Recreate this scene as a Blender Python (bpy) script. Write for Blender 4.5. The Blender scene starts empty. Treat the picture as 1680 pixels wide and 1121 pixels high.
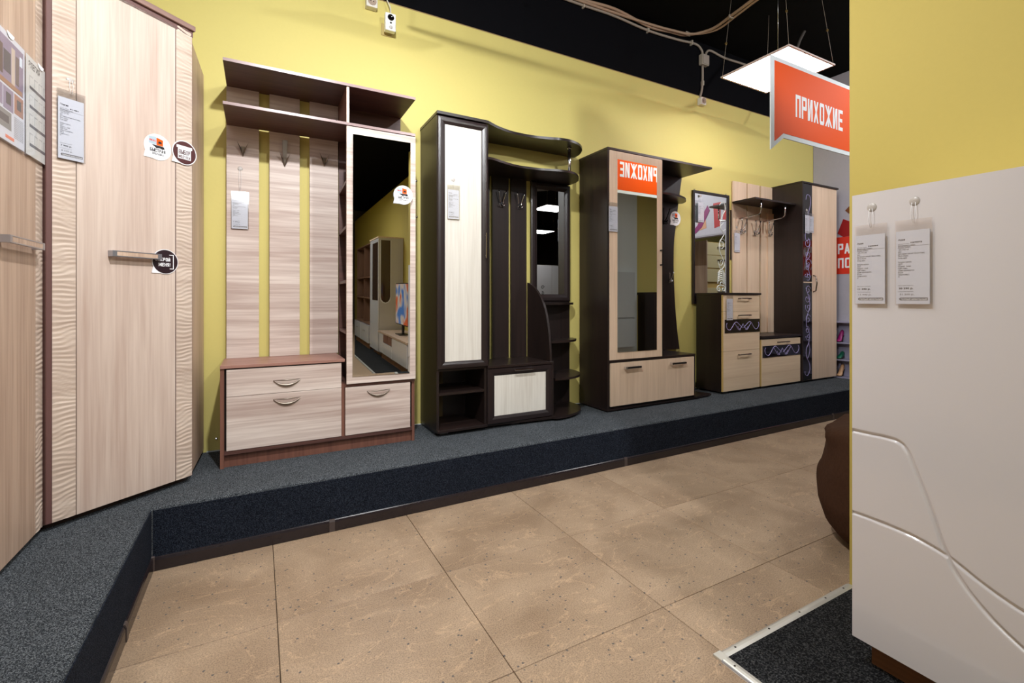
import bpy, bmesh, math, random
from mathutils import Vector, Matrix
S = bpy.context.scene
C = S.collection
random.seed(7)
PI = math.pi

# ------------------------------------------------------------------ camera
cd = bpy.data.cameras.new('camera'); cam = bpy.data.objects.new('camera', cd); C.objects.link(cam)
cd.sensor_fit = 'HORIZONTAL'; cd.sensor_width = 36
cd.lens = 792.43 / 1680 * 36
cd.shift_x = (840 - 881.6) / 1680
cd.shift_y = -(560.5 - 491.15) / 1680
cd.clip_start = 0.02
cam.location = (0, 0, 1.104)
cam.rotation_euler = (PI / 2, 0, -0.523311)
S.camera = cam

# ------------------------------------------------------------------ world, exposure, key lights and unseen fill
w = bpy.data.worlds.new('world'); S.world = w; w.use_nodes = True
w.node_tree.nodes['Background'].inputs[0].default_value = (0.9, 0.93, 1, 1)
w.node_tree.nodes['Background'].inputs[1].default_value = 0.07
S.view_settings.view_transform = 'Standard'; S.view_settings.look = 'None'
S.view_settings.gamma = 1; S.view_settings.use_curve_mapping = False
S.view_settings.exposure = 0.14

def area_light(name, loc, size, power, col=(0.97, 0.985, 1.0), rot=(0, 0, 0), spread=PI):
    l = bpy.data.lights.new(name, 'AREA'); l.shape = 'DISK'; l.size = size; l.energy = power; l.color = col; l.spread = spread
    o = bpy.data.objects.new(name, l); C.objects.link(o); o.location = loc; o.rotation_euler = rot
    return o
area_light('unseen_spot', (0.24, 1.08, 2.95), 0.09, 56, rot=(0.75, 0, -0.25))
area_light('unseen_spot', (1.8, -0.45, 3.2), 0.12, 46, rot=(0.85, 0.0, -0.35))
area_light('unseen_spot', (4.7, 1.1, 3.1), 0.14, 24, rot=(0.7, 0.0, 0.0))  # added to brighten the milk oak set, no fixture there
area_light('unseen_shop_fill', (0.1, -3.4, 2.9), 1.0, 40)  # unseen fill added to brighten the furniture mirrored along the partition
area_light('unseen_shop_fill', (-0.5, -1.5, 2.95), 1.2, 14, rot=(0.5, 0, 0))  # unseen fill added to lift the white cabinet front

# ------------------------------------------------------------------ materials
MATS = {}
def newmat(name):
    m = bpy.data.materials.new(name); m.use_nodes = True
    nt = m.node_tree; b = nt.nodes['Principled BSDF']
    return m, nt, b
def srgb(c):
    return tuple(((v / 255) / 12.92 if v / 255 <= 0.04045 else ((v / 255 + 0.055) / 1.055) ** 2.4) for v in c) + (1,)
def plain(name, col, rough=0.5, metal=0, spec=0.5, coat=0, bump=None, vary=0.0, alpha=1, trans=0):
    if name in MATS: return MATS[name]
    m, nt, b = newmat(name)
    b.inputs['Base Color'].default_value = srgb(col)
    b.inputs['Roughness'].default_value = rough; b.inputs['Metallic'].default_value = metal
    b.inputs['Specular IOR Level'].default_value = spec; b.inputs['Coat Weight'].default_value = coat
    b.inputs['Coat Roughness'].default_value = 0.06
    b.inputs['Alpha'].default_value = alpha; b.inputs['Transmission Weight'].default_value = trans
    tc = nt.nodes.new('ShaderNodeTexCoord')
    n = nt.nodes.new('ShaderNodeTexNoise'); n.inputs['Scale'].default_value = (bump or (40, 0))[0]; n.inputs['Detail'].default_value = 4
    nt.links.new(tc.outputs['Object'], n.inputs['Vector'])
    if vary:
        mx = nt.nodes.new('ShaderNodeMix'); mx.data_type = 'RGBA'
        mx.inputs['A'].default_value = srgb(col); mx.inputs['B'].default_value = tuple(v * (1 - vary) for v in srgb(col)[:3]) + (1,)
        nt.links.new(n.outputs['Fac'], mx.inputs['Factor']); nt.links.new(mx.outputs['Result'], b.inputs['Base Color'])
    if bump:
        bp = nt.nodes.new('ShaderNodeBump'); bp.inputs['Strength'].default_value = bump[1]; bp.inputs['Distance'].default_value = 0.002
        nt.links.new(n.outputs['Fac'], bp.inputs['Height']); nt.links.new(bp.outputs['Normal'], b.inputs['Normal'])
    MATS[name] = m
    return m
def wood(name, light, dark, grain='x', rough=0.45, scale=1.0, contrast=1.0, coat=0.0, off=0):
    """streaky laminate: coarse figure + fine pores stretched along the grain"""
    if name in MATS: return MATS[name]
    m, nt, b = newmat(name)
    tc = nt.nodes.new('ShaderNodeTexCoord')
    def layer(across, along, det, rg=0.6, dist=0.0):
        mp = nt.nodes.new('ShaderNodeMapping')
        a = across * scale; l = along * scale
        mp.inputs['Scale'].default_value = (l, a, a) if grain == 'x' else (a, a, l)
        mp.inputs['Location'].default_value = (off, off * 2.3, off * 1.7)
        n = nt.nodes.new('ShaderNodeTexNoise'); n.inputs['Scale'].default_value = 1; n.inputs['Detail'].default_value = det
        n.inputs['Roughness'].default_value = rg; n.inputs['Distortion'].default_value = dist
        nt.links.new(tc.outputs['Object'], mp.inputs['Vector']); nt.links.new(mp.outputs['Vector'], n.inputs['Vector'])
        return n
    n1 = layer(14, 0.9, 3, 0.5, 0.6); n2 = layer(75, 2.2, 3, 0.6, 0.2)
    r1 = nt.nodes.new('ShaderNodeValToRGB'); r1.color_ramp.elements[0].position = 0.35; r1.color_ramp.elements[1].position = 0.68
    nt.links.new(n1.outputs['Fac'], r1.inputs['Fac'])
    r2 = nt.nodes.new('ShaderNodeValToRGB'); r2.color_ramp.elements[0].position = 0.35; r2.color_ramp.elements[1].position = 0.7
    nt.links.new(n2.outputs['Fac'], r2.inputs['Fac'])
    ad = nt.nodes.new('ShaderNodeMath'); ad.operation = 'MULTIPLY_ADD'; ad.inputs[1].default_value = 0.5 * contrast
    ml = nt.nodes.new('ShaderNodeMath'); ml.operation = 'MULTIPLY'; ml.inputs[1].default_value = 0.5 * contrast
    nt.links.new(r2.outputs['Color'], ml.inputs[0]); nt.links.new(r1.outputs['Color'], ad.inputs[0]); nt.links.new(ml.outputs[0], ad.inputs[2])
    mx = nt.nodes.new('ShaderNodeMix'); mx.data_type = 'RGBA'
    mx.inputs['A'].default_value = srgb(light); mx.inputs['B'].default_value = srgb(dark)
    nt.links.new(ad.outputs[0], mx.inputs['Factor']); nt.links.new(mx.outputs['Result'], b.inputs['Base Color'])
    b.inputs['Roughness'].default_value = rough; b.inputs['Coat Weight'].default_value = coat
    bp = nt.nodes.new('ShaderNodeBump'); bp.inputs['Strength'].default_value = 0.12; bp.inputs['Distance'].default_value = 0.001
    nt.links.new(n2.outputs['Fac'], bp.inputs['Height']); nt.links.new(bp.outputs['Normal'], b.inputs['Normal'])
    MATS[name] = m
    return m

ASH_V = wood('ash_laminate_vertical', (214, 196, 182), (184, 160, 146), 'z', contrast=1.05)
ASH_W = wood('ash_laminate_warm', (204, 178, 156), (168, 140, 120), 'z', off=3, contrast=1.2)
ASH_H = wood('pale_ash_horizontal', (224, 210, 200), (182, 160, 150), 'x', contrast=1.25)
RELIEF = wood('relief_ash', (212, 194, 178), (178, 156, 140), 'x', scale=1.2)
PLUM_V = wood('plum_brown_vertical', (132, 88, 72), (92, 58, 50), 'z', scale=0.8)
PLUM_H = wood('plum_brown_horizontal', (102, 68, 60), (66, 42, 38), 'x')
EDGE = plain('brown_edge_band', (104, 72, 68), 0.5, vary=0.1)
EDGEL = plain('sheen_painted_edge', (146, 120, 118), 0.3, vary=0.1)  # lightened so the shelf edges' bright reflection sits in the colour
CORN = wood('cornice_brown', (150, 118, 104), (116, 86, 78), 'x')
WENGE_V = wood('wenge_vertical', (42, 30, 27), (25, 18, 17), 'z', rough=0.38)
WENGE_H = wood('wenge_horizontal', (42, 30, 27), (25, 18, 17), 'x', rough=0.33)
WENGE_P = plain('wenge_foil', (40, 31, 31), 0.28, bump=(300, 0.25), vary=0.2)
OAK_W = wood('whitened_oak', (226, 222, 212), (196, 188, 176), 'z', scale=1.4, contrast=0.8)
OAK_M = wood('milk_oak_vertical', (228, 202, 176), (206, 178, 150), 'z', scale=1.2, contrast=0.9)
OAK_MH = wood('milk_oak_horizontal', (232, 208, 178), (212, 184, 152), 'x', scale=0.8, contrast=0.9)
YEDGE = plain('yellowish_door_edge', (214, 180, 112), 0.5)
BACKBD = plain('olive_backboard', (112, 92, 54), 0.6, vary=0.25)
WHITE_GLOSS = plain('white_gloss_lacquer', (214, 210, 212), 0.16, coat=0.5)
GREY_WHITE = plain('warm_white_lacquer', (205, 200, 196), 0.25, coat=0.3)
CHROME = plain('chrome', (215, 215, 220), 0.12, 1)
NICKEL = plain('satin_nickel', (150, 138, 126), 0.3, 0.85)
ALU = plain('brushed_aluminium', (176, 178, 186), 0.35, 1)
BLACKM = plain('black_plastic', (16, 15, 18), 0.3)
WHITEP = plain('white_plastic', (222, 218, 208), 0.4)
BEIGEP = plain('beige_plastic', (176, 166, 150), 0.5)
PAPER = plain('paper_white', (214, 216, 226), 0.7)
INK = plain('printing_ink', (24, 22, 26), 0.7)
INK_G = plain('grey_ink', (110, 108, 112), 0.7)
INK_R = plain('red_ink', (214, 48, 24), 0.6)
INK_W = plain('white_ink', (240, 240, 242), 0.6)
STK_W = plain('white_vinyl', (238, 238, 240), 0.35)
STK_B = plain('burgundy_vinyl', (70, 22, 22), 0.4)
STK_D = plain('dark_plum_vinyl', (38, 20, 26), 0.35)
ORANGE = plain('orange_print', (244, 88, 16), 0.6, spec=0.12)
CABLE = plain('grey_conduit', (150, 138, 124), 0.5)
BLACKC = plain('black_ceiling_paint', (9, 8, 8), 0.9, spec=0.1, vary=0.3, bump=(8, 0.2))
BLACKW = plain('black_wall_paint', (8, 8, 12), 0.85, spec=0.1, vary=0.2, bump=(10, 0.15))
YELLOW = plain('mustard_wall_paint', (209, 195, 116), 0.62, spec=0.35, bump=(60, 0.12), vary=0.04)
YELLOW2 = plain('ochre_partition_paint', (192, 172, 90), 0.62, spec=0.3, bump=(60, 0.12), vary=0.04)
SWIRL = plain('lilac_print', (168, 158, 208), 0.4)
FROST = plain('frosted_print', (216, 218, 210), 0.5)
BASEB = plain('dark_plastic_skirting', (40, 32, 34), 0.22, bump=(25, 0.25), vary=0.3)
GLASSB = plain('black_glass', (16, 13, 15), 0.05, coat=0.5)

def mirror_mat():
    m, nt, b = newmat('silvered_mirror')
    b.inputs['Base Color'].default_value = (0.86, 0.88, 0.87, 1); b.inputs['Metallic'].default_value = 1; b.inputs['Roughness'].default_value = 0.0
    return m
MIRROR = mirror_mat()
def sleeve_mat():
    m, nt, b = newmat('clear_sleeve')
    g = nt.nodes.new('ShaderNodeBsdfGlossy'); g.inputs['Roughness'].default_value = 0.08
    t = nt.nodes.new('ShaderNodeBsdfTransparent'); x = nt.nodes.new('ShaderNodeMixShader'); x.inputs[0].default_value = 0.10
    nt.links.new(t.outputs[0], x.inputs[1]); nt.links.new(g.outputs[0], x.inputs[2]); nt.links.new(x.outputs[0], nt.nodes['Material Output'].inputs[0])
    return m
SLEEVE = sleeve_mat()
def glass_mat():
    m, nt, b = newmat('vitrine_glass')
    g = nt.nodes.new('ShaderNodeBsdfGlossy'); g.inputs['Roughness'].default_value = 0.02
    t = nt.nodes.new('ShaderNodeBsdfTransparent'); x = nt.nodes.new('ShaderNodeMixShader'); x.inputs[0].default_value = 0.12
    nt.links.new(t.outputs[0], x.inputs[1]); nt.links.new(g.outputs[0], x.inputs[2]); nt.links.new(x.outputs[0], nt.nodes['Material Output'].inputs[0])
    return m
VGLASS = glass_mat()
def emis(name, col, s):
    m, nt, b = newmat(name)
    b.inputs['Base Color'].default_value = (0.8, 0.8, 0.8, 1)
    b.inputs['Emission Color'].default_value = col; b.inputs['Emission Strength'].default_value = s
    return m
LED = emis('led_diffuser', (0.985, 0.99, 1, 1), 14)

def carpet(name, c1, c2, c3, sc=330):
    m, nt, b = newmat(name)
    tc = nt.nodes.new('ShaderNodeTexCoord')
    n = nt.nodes.new('ShaderNodeTexNoise'); n.inputs['Scale'].default_value = sc; n.inputs['Detail'].default_value = 3
    n2 = nt.nodes.new('ShaderNodeTexNoise'); n2.inputs['Scale'].default_value = 5; n2.inputs['Detail'].default_value = 3
    nt.links.new(tc.outputs['Object'], n.inputs['Vector']); nt.links.new(tc.outputs['Object'], n2.inputs['Vector'])
    r = nt.nodes.new('ShaderNodeValToRGB'); e = r.color_ramp.elements
    e[0].position = 0.36; e[0].color = srgb(c1); e[1].position = 0.66; e[1].color = srgb(c3)
    k = r.color_ramp.elements.new(0.5); k.color = srgb(c2)
    nt.links.new(n.outputs['Fac'], r.inputs['Fac'])
    mx = nt.nodes.new('ShaderNodeMix'); mx.data_type = 'RGBA'; mx.blend_type = 'MULTIPLY'; mx.inputs['Factor'].default_value = 0.35
    nt.links.new(r.outputs['Color'], mx.inputs['A']); nt.links.new(n2.outputs['Fac'], mx.inputs['B'])
    nt.links.new(mx.outputs['Result'], b.inputs['Base Color'])
    b.inputs['Roughness'].default_value = 0.95; b.inputs['Specular IOR Level'].default_value = 0.1
    bp = nt.nodes.new('ShaderNodeBump'); bp.inputs['Strength'].default_value = 0.9; bp.inputs['Distance'].default_value = 0.004
    nt.links.new(n.outputs['Fac'], bp.inputs['Height']); nt.links.new(bp.outputs['Normal'], b.inputs['Normal'])
    return m
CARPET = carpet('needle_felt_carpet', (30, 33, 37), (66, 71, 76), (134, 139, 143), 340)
RISER = carpet('darker_riser_felt', (14, 18, 26), (30, 36, 48), (56, 62, 74))  # darker, bluer tone of the platform carpet for its riser faces
MAT = carpet('charcoal_mat', (12, 12, 14), (34, 34, 36), (78, 78, 78), 220)

def tile_mat():
    m, nt, b = newmat('sandstone_tile')
    ge = nt.nodes.new('ShaderNodeNewGeometry'); oi = nt.nodes.new('ShaderNodeObjectInfo')
    sh = nt.nodes.new('ShaderNodeVectorMath'); sh.operation = 'MULTIPLY_ADD'
    cb = nt.nodes.new('ShaderNodeCombineXYZ'); nt.links.new(oi.outputs['Random'], cb.inputs['X']); nt.links.new(oi.outputs['Random'], cb.inputs['Y'])
    sh.inputs[1].default_value = (23, 41, 7); nt.links.new(cb.outputs[0], sh.inputs[0]); nt.links.new(ge.outputs['Position'], sh.inputs[2])
    def noise(sc, det, dist=0, sv=None):
        n = nt.nodes.new('ShaderNodeTexNoise'); n.inputs['Scale'].default_value = sc; n.inputs['Detail'].default_value = det; n.inputs['Distortion'].default_value = dist
        if sv:
            mp = nt.nodes.new('ShaderNodeMapping'); mp.inputs['Scale'].default_value = sv; mp.inputs['Rotation'].default_value = (0, 0, 0.4)
            nt.links.new(sh.outputs[0], mp.inputs[0]); nt.links.new(mp.outputs[0], n.inputs['Vector'])
        else: nt.links.new(sh.outputs[0], n.inputs['Vector'])
        return n
    base = noise(3.0, 5, 0.5); grit = noise(230, 3); vein = noise(3.2, 6, 1.6, (1, 2.2, 1))
    r = nt.nodes.new('ShaderNodeValToRGB'); e = r.color_ramp.elements
    e[0].position = 0.3; e[0].color = srgb((146, 122, 98)); e[1].position = 0.72; e[1].color = srgb((182, 157, 130))
    nt.links.new(base.outputs['Fac'], r.inputs['Fac'])
    rv = nt.nodes.new('ShaderNodeValToRGB'); ev = rv.color_ramp.elements
    ev[0].position = 0.495; ev[0].color = (0, 0, 0, 1); ev[1].position = 0.52; ev[1].color = (0, 0, 0, 1)
    kk = ev.new(0.508); kk.color = (0.42, 0.42, 0.42, 1)
    nt.links.new(vein.outputs['Fac'], rv.inputs['Fac'])
    m1 = nt.nodes.new('ShaderNodeMix'); m1.data_type = 'RGBA'; m1.inputs['B'].default_value = srgb((214, 180, 144))
    nt.links.new(rv.outputs['Color'], m1.inputs['Factor']); nt.links.new(r.outputs['Color'], m1.inputs['A'])
    rg = nt.nodes.new('ShaderNodeValToRGB'); eg = rg.color_ramp.elements
    eg[0].position = 0.34; eg[0].color = (0.5, 0.5, 0.52, 1); eg[1].position = 0.6; eg[1].color = (1.12, 1.12, 1.12, 1)
    nt.links.new(grit.outputs['Fac'], rg.inputs['Fac'])
    m2 = nt.nodes.new('ShaderNodeMix'); m2.data_type = 'RGBA'; m2.blend_type = 'MULTIPLY'; m2.inputs['Factor'].default_value = 0.7
    nt.links.new(m1.outputs['Result'], m2.inputs['A']); nt.links.new(rg.outputs['Color'], m2.inputs['B'])
    v = nt.nodes.new('ShaderNodeTexVoronoi'); v.inputs['Scale'].default_value = 30; nt.links.new(sh.outputs[0], v.inputs['Vector'])
    rs = nt.nodes.new('ShaderNodeValToRGB'); es = rs.color_ramp.elements
    es[0].position = 0.08; es[0].color = (1, 1, 1, 1); es[1].position = 0.15; es[1].color = (0, 0, 0, 1)
    nt.links.new(v.outputs['Distance'], rs.inputs['Fac'])
    m3 = nt.nodes.new('ShaderNodeMix'); m3.data_type = 'RGBA'; m3.inputs['B'].default_value = srgb((84, 80, 80))
    nt.links.new(rs.outputs['Color'], m3.inputs['Factor']); nt.links.new(m2.outputs['Result'], m3.inputs['A'])
    nt.links.new(m3.outputs['Result'], b.inputs['Base Color'])
    b.inputs['Roughness'].default_value = 0.42; b.inputs['Specular IOR Level'].default_value = 0.35
    bp = nt.nodes.new('ShaderNodeBump'); bp.inputs['Strength'].default_value = 0.35; bp.inputs['Distance'].default_value = 0.002
    ad = nt.nodes.new('ShaderNodeMath'); ad.operation = 'ADD'; nt.links.new(vein.outputs['Fac'], ad.inputs[0]); nt.links.new(grit.outputs['Fac'], ad.inputs[1])
    nt.links.new(ad.outputs[0], bp.inputs['Height']); nt.links.new(bp.outputs['Normal'], b.inputs['Normal'])
    return m
TILE = tile_mat()
GROUT = plain('brown_grout', (96, 80, 62), 0.9)

# ------------------------------------------------------------------ mesh helpers
class MB:
    def __init__(s): s.v = []; s.f = []; s.sm = []
    def add(s, vs, fs, smooth=False):
        n = len(s.v); s.v += [tuple(p) for p in vs]; s.f += [tuple(i + n for i in f) for f in fs]; s.sm += [smooth] * len(fs)
        return s
    def box(s, x0, x1, y0, y1, z0, z1):
        x0, x1 = sorted((x0, x1)); y0, y1 = sorted((y0, y1)); z0, z1 = sorted((z0, z1))
        v = [(x, y, z) for z in (z0, z1) for y in (y0, y1) for x in (x0, x1)]
        return s.add(v, [(0, 2, 3, 1), (4, 5, 7, 6), (0, 1, 5, 4), (2, 6, 7, 3), (0, 4, 6, 2), (1, 3, 7, 5)])
    def prism(s, pts, a, b, ax='z', smooth=False):
        n = len(pts)
        def P(p, t):
            return (p[0], p[1], t) if ax == 'z' else ((p[0], t, p[1]) if ax == 'y' else (t, p[0], p[1]))
        v = [P(p, a) for p in pts] + [P(p, b) for p in pts]
        area = sum(pts[i][0] * pts[(i + 1) % n][1] - pts[(i + 1) % n][0] * pts[i][1] for i in range(n))
        fs = [tuple(range(n))[::-1], tuple(range(n, 2 * n))] + [(i, (i + 1) % n, n + (i + 1) % n, n + i) for i in range(n)]
        flip = (area < 0) ^ (ax == 'y') ^ (b < a)
        if flip: fs = [f[::-1] for f in fs]
        return s.add(v, fs, smooth)
    def tube(s, pts, r, n=8, cap=True, closed=False):
        pts = [Vector(p) for p in pts]; rings = []; N = len(pts)
        up = Vector((0, 0, 1)); prev = None
        for i, p in enumerate(pts):
            t = (pts[(i + 1) % N if closed else min(i + 1, N - 1)] - pts[(i - 1) % N if closed else max(i - 1, 0)])
            if t.length < 1e-9: t = Vector((0, 0, 1))
            t.normalize()
            if prev is None:
                a = up if abs(t.dot(up)) < 0.9 else Vector((1, 0, 0)); prev = (a - t * a.dot(t)).normalized()
            else:
                prev = (prev - t * prev.dot(t))
                prev = prev.normalized() if prev.length > 1e-6 else Vector((1, 0, 0))
            q = t.cross(prev); rr = r[i] if isinstance(r, (list, tuple)) else r
            rings.append([p + prev * rr * math.cos(2 * PI * k / n) + q * rr * math.sin(2 * PI * k / n) for k in range(n)])
        v = [c for g in rings for c in g]; f = []
        M = N if closed else N - 1
        for i in range(M):
            for k in range(n):
                a = i * n + k; b2 = i * n + (k + 1) % n; j = ((i + 1) % N) * n
                f.append((a, b2, j + (k + 1) % n, j + k))
        s.add(v, f, True)
        if cap and not closed:
            base = len(s.v) - len(v)
            s.f += [tuple(base + k for k in range(n))[::-1], tuple(base + (N - 1) * n + k for k in range(n))]; s.sm += [False, False]
        return s
    def lathe(s, prof, n=24, cx=0, cy=0, cz=0, ax='z'):
        v = []; f = []
        for (r, h) in prof:
            for k in range(n):
                a = 2 * PI * k / n; x, y = r * math.cos(a), r * math.sin(a)
                v.append((cx + x, cy + y, cz + h) if ax == 'z' else (cx + x, cy - h, cz + y))
        for i in range(len(prof) - 1):
            for k in range(n): f.append((i * n + k, i * n + (k + 1) % n, (i + 1) * n + (k + 1) % n, (i + 1) * n + k))
        f.append(tuple(range(n))[::-1]); f.append(tuple((len(prof) - 1) * n + k for k in range(n)))
        return s.add(v, f, True)
    def rframe(s, x0, x1, z0, z1, y, prof):
        """mitred rectangular moulding: prof = [(inset, height toward -y)]"""
        loops = []
        for (i, h) in prof: loops.append([(x0 + i, y - h, z0 + i), (x1 - i, y - h, z0 + i), (x1 - i, y - h, z1 - i), (x0 + i, y - h, z1 - i)])
        n = len(prof); v = [p for l in loops for p in l]; f = []
        for a in range(n):
            b = (a + 1) % n
            for k in range(4): f.append((a * 4 + k, a * 4 + (k + 1) % 4, b * 4 + (k + 1) % 4, b * 4 + k))
        return s.add(v, f, False)

def world(o):
    m = Matrix.LocRotScale(o.location, o.rotation_euler.to_matrix() if not isinstance(o.rotation_euler, tuple) else None, o.scale)
    return (world(o.parent) @ m) if o.parent else m
def link(o, parent=None):
    C.objects.link(o)
    if parent is not None: o.parent = parent
def obj(name, mb, mat, parent=None, local=False, bevel=0, seg=1, loc=None):
    """mesh from world coordinates (or the parent's own frame when local)"""
    me = bpy.data.meshes.new(name)
    vs = mb.v
    if parent is not None and not local:
        inv = world(parent).inverted(); vs = [inv @ Vector(p) for p in vs]
    if loc is not None: vs = [Vector(p) - Vector(loc) for p in vs]
    me.from_pydata([tuple(p) for p in vs], [], mb.f)
    for p, sm in zip(me.polygons, mb.sm): p.use_smooth = sm
    me.materials.append(mat)
    bm = bmesh.new(); bm.from_mesh(me); bmesh.ops.recalc_face_normals(bm, faces=bm.faces); bm.to_mesh(me); bm.free()
    o = bpy.data.objects.new(name, me); link(o, parent)
    if loc is not None: o.location = loc
    if bevel:
        b = o.modifiers.new('edge', 'BEVEL'); b.width = bevel; b.segments = seg; b.limit_method = 'ANGLE'; b.angle_limit = 0.7
    return o
def tag(o, label, cat, group=None, kind=None):
    o['label'] = label; o['category'] = cat
    if group: o['group'] = group
    if kind: o['kind'] = kind
    return o
def thing(name, label, cat, loc, rz=0, group=None):
    o = bpy.data.objects.new(name, None); C.objects.link(o); o.location = loc; o.rotation_euler = (0, 0, rz); o.empty_display_size = 0.05
    return tag(o, label, cat, group)
def struct(name, mb, mat, parent=None, bevel=0, seg=1):
    o = obj(name, mb, mat, parent, bevel=bevel, seg=seg); o['kind'] = 'structure'
    return o
def bx(*a): return MB().box(*a)
def copytree(o, parent=None):
    c = o.copy(); C.objects.link(c); c.parent = parent
    for ch in [x for x in list(bpy.data.objects) if x.parent == o]: copytree(ch, c)
    return c

def text_mb(body, x0, x1, z0, z1, y, weight=0.0, fit=True, depth=0.0):
    """lettering fitted to the box x0..x1, z0..z1, facing -y, at depth y"""
    c = bpy.data.curves.new('t', 'FONT'); c.body = body; c.offset = weight; c.resolution_u = 2; c.align_x = 'LEFT'; c.extrude = 0
    o = bpy.data.objects.new('t', c); C.objects.link(o); bpy.context.view_layer.update()
    me = bpy.data.meshes.new_from_object(o.evaluated_get(bpy.context.evaluated_depsgraph_get()))
    vs = [v.co.copy() for v in me.vertices]; fs = [tuple(p.vertices) for p in me.polygons]
    bpy.data.objects.remove(o); bpy.data.curves.remove(c); bpy.data.meshes.remove(me)
    if not vs: return MB()
    a = min(v.x for v in vs); b = max(v.x for v in vs); d = min(v.y for v in vs); e = max(v.y for v in vs)
    sx = (x1 - x0) / (b - a); sz = (z1 - z0) / (e - d)
    mb = MB(); mb.add([(x0 + (v.x - a) * sx, y, z0 + (v.y - d) * sz) for v in vs], fs)
    return mb
def block_text(body, x0, x1, z0, z1, y, t=0.30, th=0.17):
    """heavy condensed poster capitals built from strokes, facing -y"""
    def V(x, a=0, b=1): return [(x, a), (x + t, a), (x + t, b), (x, b)]
    def Hh(z, a=0, b=1): return [(a, z), (b, z), (b, z + th), (a, z + th)]
    def D(xa, za, xb, zb, tt=None):
        tt = tt or t; return [(xa, za), (xa + tt, za), (xb + tt, zb), (xb, zb)]
    T = 1 - th; r = 1 - t; m = 0.5 - th / 2; c = 0.5 - t / 2; k = 0.12
    def ring(cut=False):
        o = [(k, 0), (1 - k, 0), (1, k * .8), (1, 1 - k * .8), (1 - k, 1), (k, 1), (0, 1 - k * .8), (0, k * .8)]
        i = [(t, th), (1 - t, th), (1 - t, th), (1 - t, 1 - th), (1 - t, 1 - th), (t, 1 - th), (t, 1 - th), (t, th)]
        q = [[o[a], o[(a + 1) % 8], i[(a + 1) % 8], i[a]] for a in range(8)]
        if cut: q = [z for n_, z in enumerate(q) if n_ != 2] + [V(r, 0.06, 0.34), V(r, 0.66, 0.94)]
        return q
    G = {'П': [V(0), V(r), Hh(T)], 'Р': [V(0), Hh(T, t, 0.94), Hh(0.40, t, 0.94), V(r, 0.44, 0.96)], 'И': [V(0), V(r), D(t * .5, 0.02, r - t * .5, 0.98, t * .9)],
         'Х': [D(0, 0, r, 1), D(r, 0, 0, 1)], 'О': ring(), 'Ж': [[(.4, 0), (.6, 0), (.6, 1), (.4, 1)], D(-.02, 0, .42, .5, .21), D(.42, .5, -.02, 1, .21), D(.81, 0, .37, .5, .21), D(.37, .5, .81, 1, .21)], 'Е': [V(0), Hh(0, t), Hh(m, t, .9), Hh(T, t)],
         'А': [D(0, 0, c, 1), D(r, 0, c, 1), Hh(0.2, .2, .8)], 'С': ring(True), 'К': [V(0), D(r, 0, t * .5, 0.5), D(t * .5, 0.5, r, 1)], 'У': [D(r * .45, 0, r, 1), D(r * .62, .38, 0, 1)],
         'Ч': [V(r), V(0, .45, 1), Hh(.38, 0, .9)], 'Б': [V(0), Hh(T, t), Hh(0, t, .94), Hh(.42, t, .94), V(r, .04, .55)], 'Ы': [V(0), Hh(0, t, .55), Hh(.4, t, .55), V(.42, .04, .53), V(r + .12)],
         'Т': [V(c), Hh(T)], 'Я': [V(r), Hh(T, .06, r), Hh(.40, .06, r), V(0, .44, .96), D(0, 0, r * .6, .45)], 'Д': [D(.08, .12, .2, 1), V(.66, .12, 1), Hh(T, .2, .9), Hh(.05), V(0, -.1, .1)],
         'В': [V(0), Hh(T, t, .9), Hh(0, t, .94), Hh(m, t, .94), V(r, .04, .46), V(r - .02, .54, .96)], 'М': [V(-.05), V(r + .05), D(c, .2, 0, 1, t * .9), D(c, .2, r, 1, t * .9)],
         'Н': [V(0), V(r), Hh(m)], 'Л': [V(r), D(0, 0, .18, 1), Hh(T, .2, .9)], 'Й': [V(0, 0, .9), V(r, 0, .9), D(t * .5, 0.02, r - t * .5, 0.88, t * .9), Hh(.98, .3, .7)], '!': [[(.3, .3), (.65, .3), (.7, 1), (.25, 1)], [(.3, 0), (.65, 0), (.65, .18), (.3, .18)]]}
    gap = 0.22; WD = {'Ж': 1.5, 'М': 1.3, 'Ы': 1.2, '!': 0.5}
    unit = (x1 - x0) / (sum(WD.get(q, 1) for q in body) + gap * (len(body) - 1)); mb = MB(); cur = x0
    for chh in body:
        wch = unit * WD.get(chh, 1); ox = cur; cur += wch + unit * gap
        for j_, q in enumerate(G.get(chh, [])):
            mb.add([(ox + px_ * wch, y - 0.00015 * j_, z0 + pz_ * (z1 - z0)) for px_, pz_ in q], [(0, 1, 2, 3)])
    return mb
def join(*mbs):
    r = MB()
    for m in mbs: r.add(m.v, m.f); r.sm[-len(m.f):] = m.sm if m.f else r.sm[-0:]
    return r

# ================================================================== SETTING
WALL = 3.235; ZP = 0.255; CEIL = 3.58
fl = struct('floor', bx(-1.3, 9, -10.5, 3.4, -0.06, -0.011), GROUT)
tm = None
for i in range(-2, 15):
    for j in range(-4, 1):
        x0 = 0.055 + 0.6 * i; y1 = 2.474 + 0.6 * (j)
        if tm is None:
            t = obj('tile', bx(0.0012, 0.5988, -0.5988, -0.0012, -0.011, 0), TILE, fl, local=True, bevel=0.0012); tm = t
        else:
            t = tm.copy(); C.objects.link(t)
        t.location = (x0, y1, random.uniform(-0.0004, 0.0004))
struct('floor_far', bx(-1.3, 9, -10.5, -0.53, -0.011, -0.001), plain('plain_floor', (170, 144, 118), 0.5, vary=0.15))
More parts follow.
